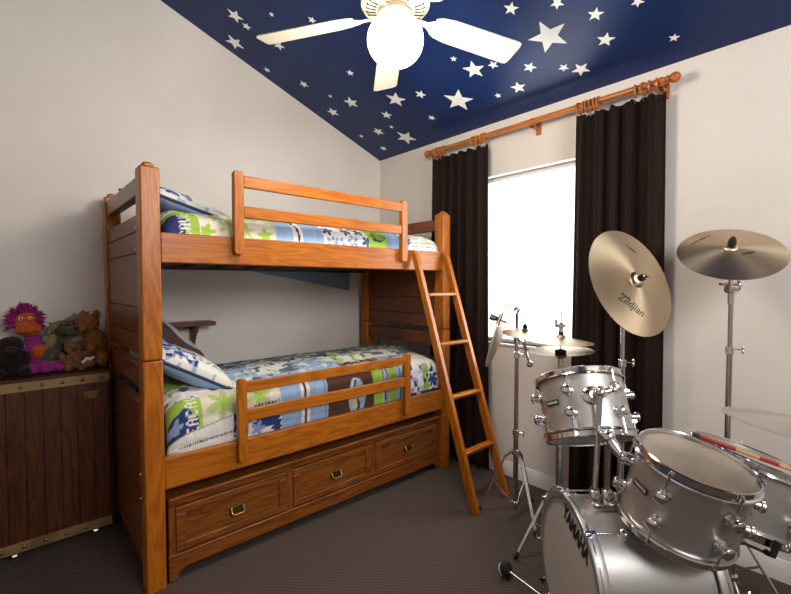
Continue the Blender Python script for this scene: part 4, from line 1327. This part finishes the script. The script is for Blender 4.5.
# wing nut on the cymbal face
mb = MB().cyl(cC + nC * .050, cC + nC * .075, .008, 12).ell(cC + nC * .068 + _r2 * .012, (.012, .006, .006), nu=10, nv=8).ell(cC + nC * .068 - _r2 * .010, (.010, .006, .006), nu=10, nv=8)
mb.build('wing_nut', dchrome, st)

# ride cymbal at the right
cR = V((2.535, .444, 1.643)); nR = V((-.568, -.22, .79)).normalized()
cymbal('ride_cymbal', 'bronze cymbal near the right wall on its own straight stand', cR, nR, .213, cymB, xd=_r2,
       writing=[('Zildjian', .022, .04, -.055, 8, .3), ('avedis zildjian co.', .016, -.055, .14, 18, .2)], group=CYG)
st = stand('cymbal_stand', 'dark chrome straight stand under the bronze cymbal by the right wall', 2.588, .445, 1.46, .22, 35, .30, STG, zj=(.72, 1.18))
mb = MB().cyl((2.588, .445, 1.45), cR - nR * .02, .009, 12).cyl(cR - nR * .02, cR + nR * .07, .004, 10)
mb.cyl(V((2.588, .445, 1.470)) - _r2 * .022, V((2.588, .445, 1.470)) + _r2 * .022, .019, 16).ell(V((2.588, .445, 1.487)) + _r2 * .036, (.012, .012, .026), nu=12, nv=8).cyl(V((2.588, .445, 1.40)), V((2.588, .445, 1.45)), .014, 14)
mb.cyl(V((2.588, .445, 1.495)) - _r2 * .055, V((2.588, .445, 1.495)) + _r2 * .04, .008, 10)
mb.build('tilter', chrome, st)
MB().cyl(cR - nR * .0, cR + nR * .010, .018, 16).build('lower_felt', felt, st)
MB().tube([cR + nR * .048, cR + nR * .075, cR + nR * .088], [.018, .015, .007], 14).build('cymbal_sleeve', black, st)

# edge-on crash and splash on one stand
sx2, sy2 = 2.185, 1.485
sx2, sy2 = 2.375, 1.487
st = stand('cymbal_stand', 'chrome tripod stand by the ladder holding the edge-on and splash cymbals', sx2, sy2, 1.33, .225, 124, .42, STG, zj=(.55, 1.05))
MB().ell((sx2, sy2, 1.33), (.022, .022, .022), nu=16, nv=10).build('tilter_knuckle', chrome, st)
dirv = V((FWD.x, FWD.y, 0)).normalized()
cE = CAM + ray(504, 321.5) / FPX * 2.52
nE = V((-.542, .766, .345)).normalized(); vE = (CAM - cE).normalized(); nE = (nE - vE * nE.dot(vE) - vE * .10).normalized()
depth = (cE - CAM).dot(FWD)
rE = .287
cymbal('crash_cymbal', 'bronze cymbal turned edge-on beside the ladder in front of the window', cE, nE, rE, cymC, xd=(0, 0, 1), group=CYG)
MB().cyl((sx2, sy2, 1.33), cE - nE * .01, .008, 12).cyl(cE - nE * .01, cE + nE * .085, .005, 10).build('cymbal_arm', chrome, st)
MB().cyl(cE + nE * .050, cE + nE * .085, .020, 16).build('wing_nut', dchrome, st)
ds = 2.58
cS = CAM + ray(525, 333) / FPX * ds
cymbal('splash_cymbal', 'small pale cymbal low in front of the window sill', cS, V((-.10, -.08, .99)), .132, cymC, group=CYG, bh=.022, bow=.014)
jb = V((sx2, sy2, 1.14))
e1 = V((cS.x, cS.y, cS.z - .04))
e0 = V((cS.x, cS.y, cS.z - .19)) + _r2 * .03
MB().tube([jb, jb + (V((e0.x, e0.y, 1.13)) - jb) * .5, e0], .007, 10).tube([e0, e0.lerp(e1, .4) - _r2 * .008, e1, cS + V((0, 0, .045))], [.006, .006, .005, .004], 10).cyl(jb - V((0, 0, .03)), jb + V((0, 0, .03)), .020, 14).ell(e0, (.02, .02, .02), nu=12, nv=8).build('splash_arm', chrome, st)
MB().cyl(cS + V((0, 0, .033)), cS + V((0, 0, .055)), .010, 12).build('wing_nut', black, st)

# hi-hats
hx, hy = at(559, 480, 0, 2.24).x, at(559, 480, 0, 2.24).y
hz = 1.18
st = stand('hi_hat_stand', 'chrome hi-hat stand behind the first tom, one long leg forward', hx, hy, 1.13, .26, 152, .36, STG, zj=(.62,), thick=.018)
MB().cyl((hx, hy, 1.11), (hx, hy, 1.345), .0035, 10).build('pull_rod', chrome, st)
MB().lathe([(.012, 1.085), (.024, 1.09), (.03, 1.11), (.03, 1.13), (.012, 1.135)], 20, Matrix.Translation((hx, hy, 0))).build('cymbal_seat', black, st)
MB().cyl((hx, hy, 1.215), (hx, hy, 1.285), .011, 12).cyl(V((hx, hy, 1.265)) - _r2 * .030, V((hx, hy, 1.265)) + _r2 * .024, .010, 10).cyl(V((hx, hy, 1.275)) - _r2 * .026, V((hx, hy, 1.302)) - _r2 * .026, .008, 8).build('clutch', chrome, st)
cymbal('hi_hat_cymbal', 'upper cymbal of the hi-hat pair in front of the window', (hx, hy, 1.176), (.02, -.01, 1), .170, cymC, group=CYG)
cymbal('hi_hat_cymbal', 'lower cymbal of the hi-hat pair, facing down', (hx, hy, 1.126), (0.045, -0.03, -1), .170, cymC, nut=False, group=CYG)

# cymbal at the right edge
cX = V((1.644, .083, 1.09)); nX = V((.104, -.097, .99)).normalized()
cymD = cymbal_mat('grey_bronze_cymbal', (0.56, 0.51, 0.46), 0.45, 0.5)
cymbal('crash_cymbal', 'pale cymbal cut off by the right edge above the drumstick', cX, nX, .215, cymD, group=CYG)
st = stand('cymbal_stand', 'chrome stand beyond the right edge carrying the cut off cymbal', 1.80, -.25, 1.06, .24, 60, .34, STG, zj=(.7,))
MB().tube([(1.80, -.25, 1.05), (1.72, -.1, 1.05), cX - nX * .015], .007, 10).cyl(cX - nX * .015, cX + nX * .07, .004, 10).build('boom_arm', chrome, st)
# snare stand
snb = c3 - n3 * .262
st = thing('snare_stand', 'chrome basket stand with black-tipped arms under the drum at the right edge', 'stand', (snb.x, snb.y, 0), group=STG)
MB().cyl((snb.x, snb.y, .08), (snb.x, snb.y, .43), .0125, 16).build('lower_tube', dchrome, st)
for k in range(3):
    a = R(100 + 120 * k)
    d = a2x * 0 + (V((math.cos(a), math.sin(a), 0)) - n3 * V((math.cos(a), math.sin(a), 0)).dot(n3)).normalized()
    e = snb + d * .232 - n3 * .024
    ar = MB().tube([(snb.x, snb.y, .425), snb + d * .10 - n3 * .06, e, e + n3 * .05], .006, 10).build('basket_arm', dchrome, st)
    MB().tube([e - d * .03 - n3 * .005, e, e + n3 * .055], .011, 10).build('rubber_sleeve', black, ar)
    dd = V((math.cos(a), math.sin(a), 0))
    lg = MB().tube([V((snb.x, snb.y, .27)) + dd * .02, V((snb.x, snb.y, .016)) + dd * .25], .006, 10).tube([V((snb.x, snb.y, .09)) + dd * .015, V((snb.x, snb.y, .18)) + dd * .13], .004, 8).build('leg', chrome, st)
    MB().ell(V((snb.x, snb.y, .014)) + dd * .25, (.014, .014, .014), nu=12, nv=8).build('rubber_foot', black, lg)
MB().cyl((snb.x, snb.y, .25), (snb.x, snb.y, .29), .022, 18).build('leg_collar', chrome, st)

# drumstick lying on the shallow drum
s0 = SM @ V((0, 0, .016))
def on_snare(px, py, lift=.016):
    d = ray(px, py); p0 = c3 + n3 * lift; t = (p0 - CAM).dot(n3) / d.dot(n3); return CAM + d * t
STK = thing('drumstick', 'red and tan drumstick with black tip resting on the drum at the right edge', 'drumstick', tuple(on_snare(740, 451)))
A0 = c3 + n3 * .017 + (CAM + ray(693, 434) / FPX * 1.13 - c3)
A0 = A0 - n3 * (A0 - (c3 + n3 * .017)).dot(n3)
pa = on_snare(693, 434, .022); pb = on_snare(795, 471, .016)
def seg(a, b): return pa.lerp(pb, a), pa.lerp(pb, b)
for (a, b_, r_, m, nm) in ((0.0, .06, .0085, black, 'tip'), (.05, .42, .0080, redm, 'grip_sleeve'), (.41, .66, .0072, tanm, 'shaft'), (.655, .84, .0080, redm, 'grip_sleeve'), (.83, 1.25, .0072, tanm, 'shaft')):
    p, q = seg(a, b_); MB().cyl(p, q, r_, 14).build(nm, m, STK)

# loose beater lying on the carpet
pbt = at(506, 569, 2, .037)
bt = thing('drum_beater', 'black and white felt drum beater lying on carpet before the bass drum', 'beater', (pbt.x, pbt.y, 0))
hdv = (at(537, 592, 2, .02) - pbt); hdv.z = 0; hdv.normalize()
side = V((0, 0, 1)).cross(hdv)
vax = (FWD * .62 - _r2 * .62 - V((0, 0, .5))).normalized()
mb = MB().lathe([(0, -.022), (.024, -.022), (.032, -.014), (.036, 0), (.032, .014), (.024, .022), (0, .022)], 24, frame(pbt, vax, (0, 0, 1)))
mb.build('beater_head', felt, bt)
MB().lathe([(.020, .0205), (.031, .0145), (.031, .022), (.020, .029), (0, .030)], 24, frame(pbt, (FWD * -1 * -1 * 0 + vax), (0, 0, 1))).build('white_face', wfelt, bt)
pe = pbt + hdv * .22; pe.z = .014
MB().cyl(pbt, pe, .0032, 10).build('beater_rod', dchrome, bt)
MB().box(pe.x - .02, pe.y - .012, .002, pe.x + .02, pe.y + .012, .024).build('rod_clamp', black, bt, bevel=.004)
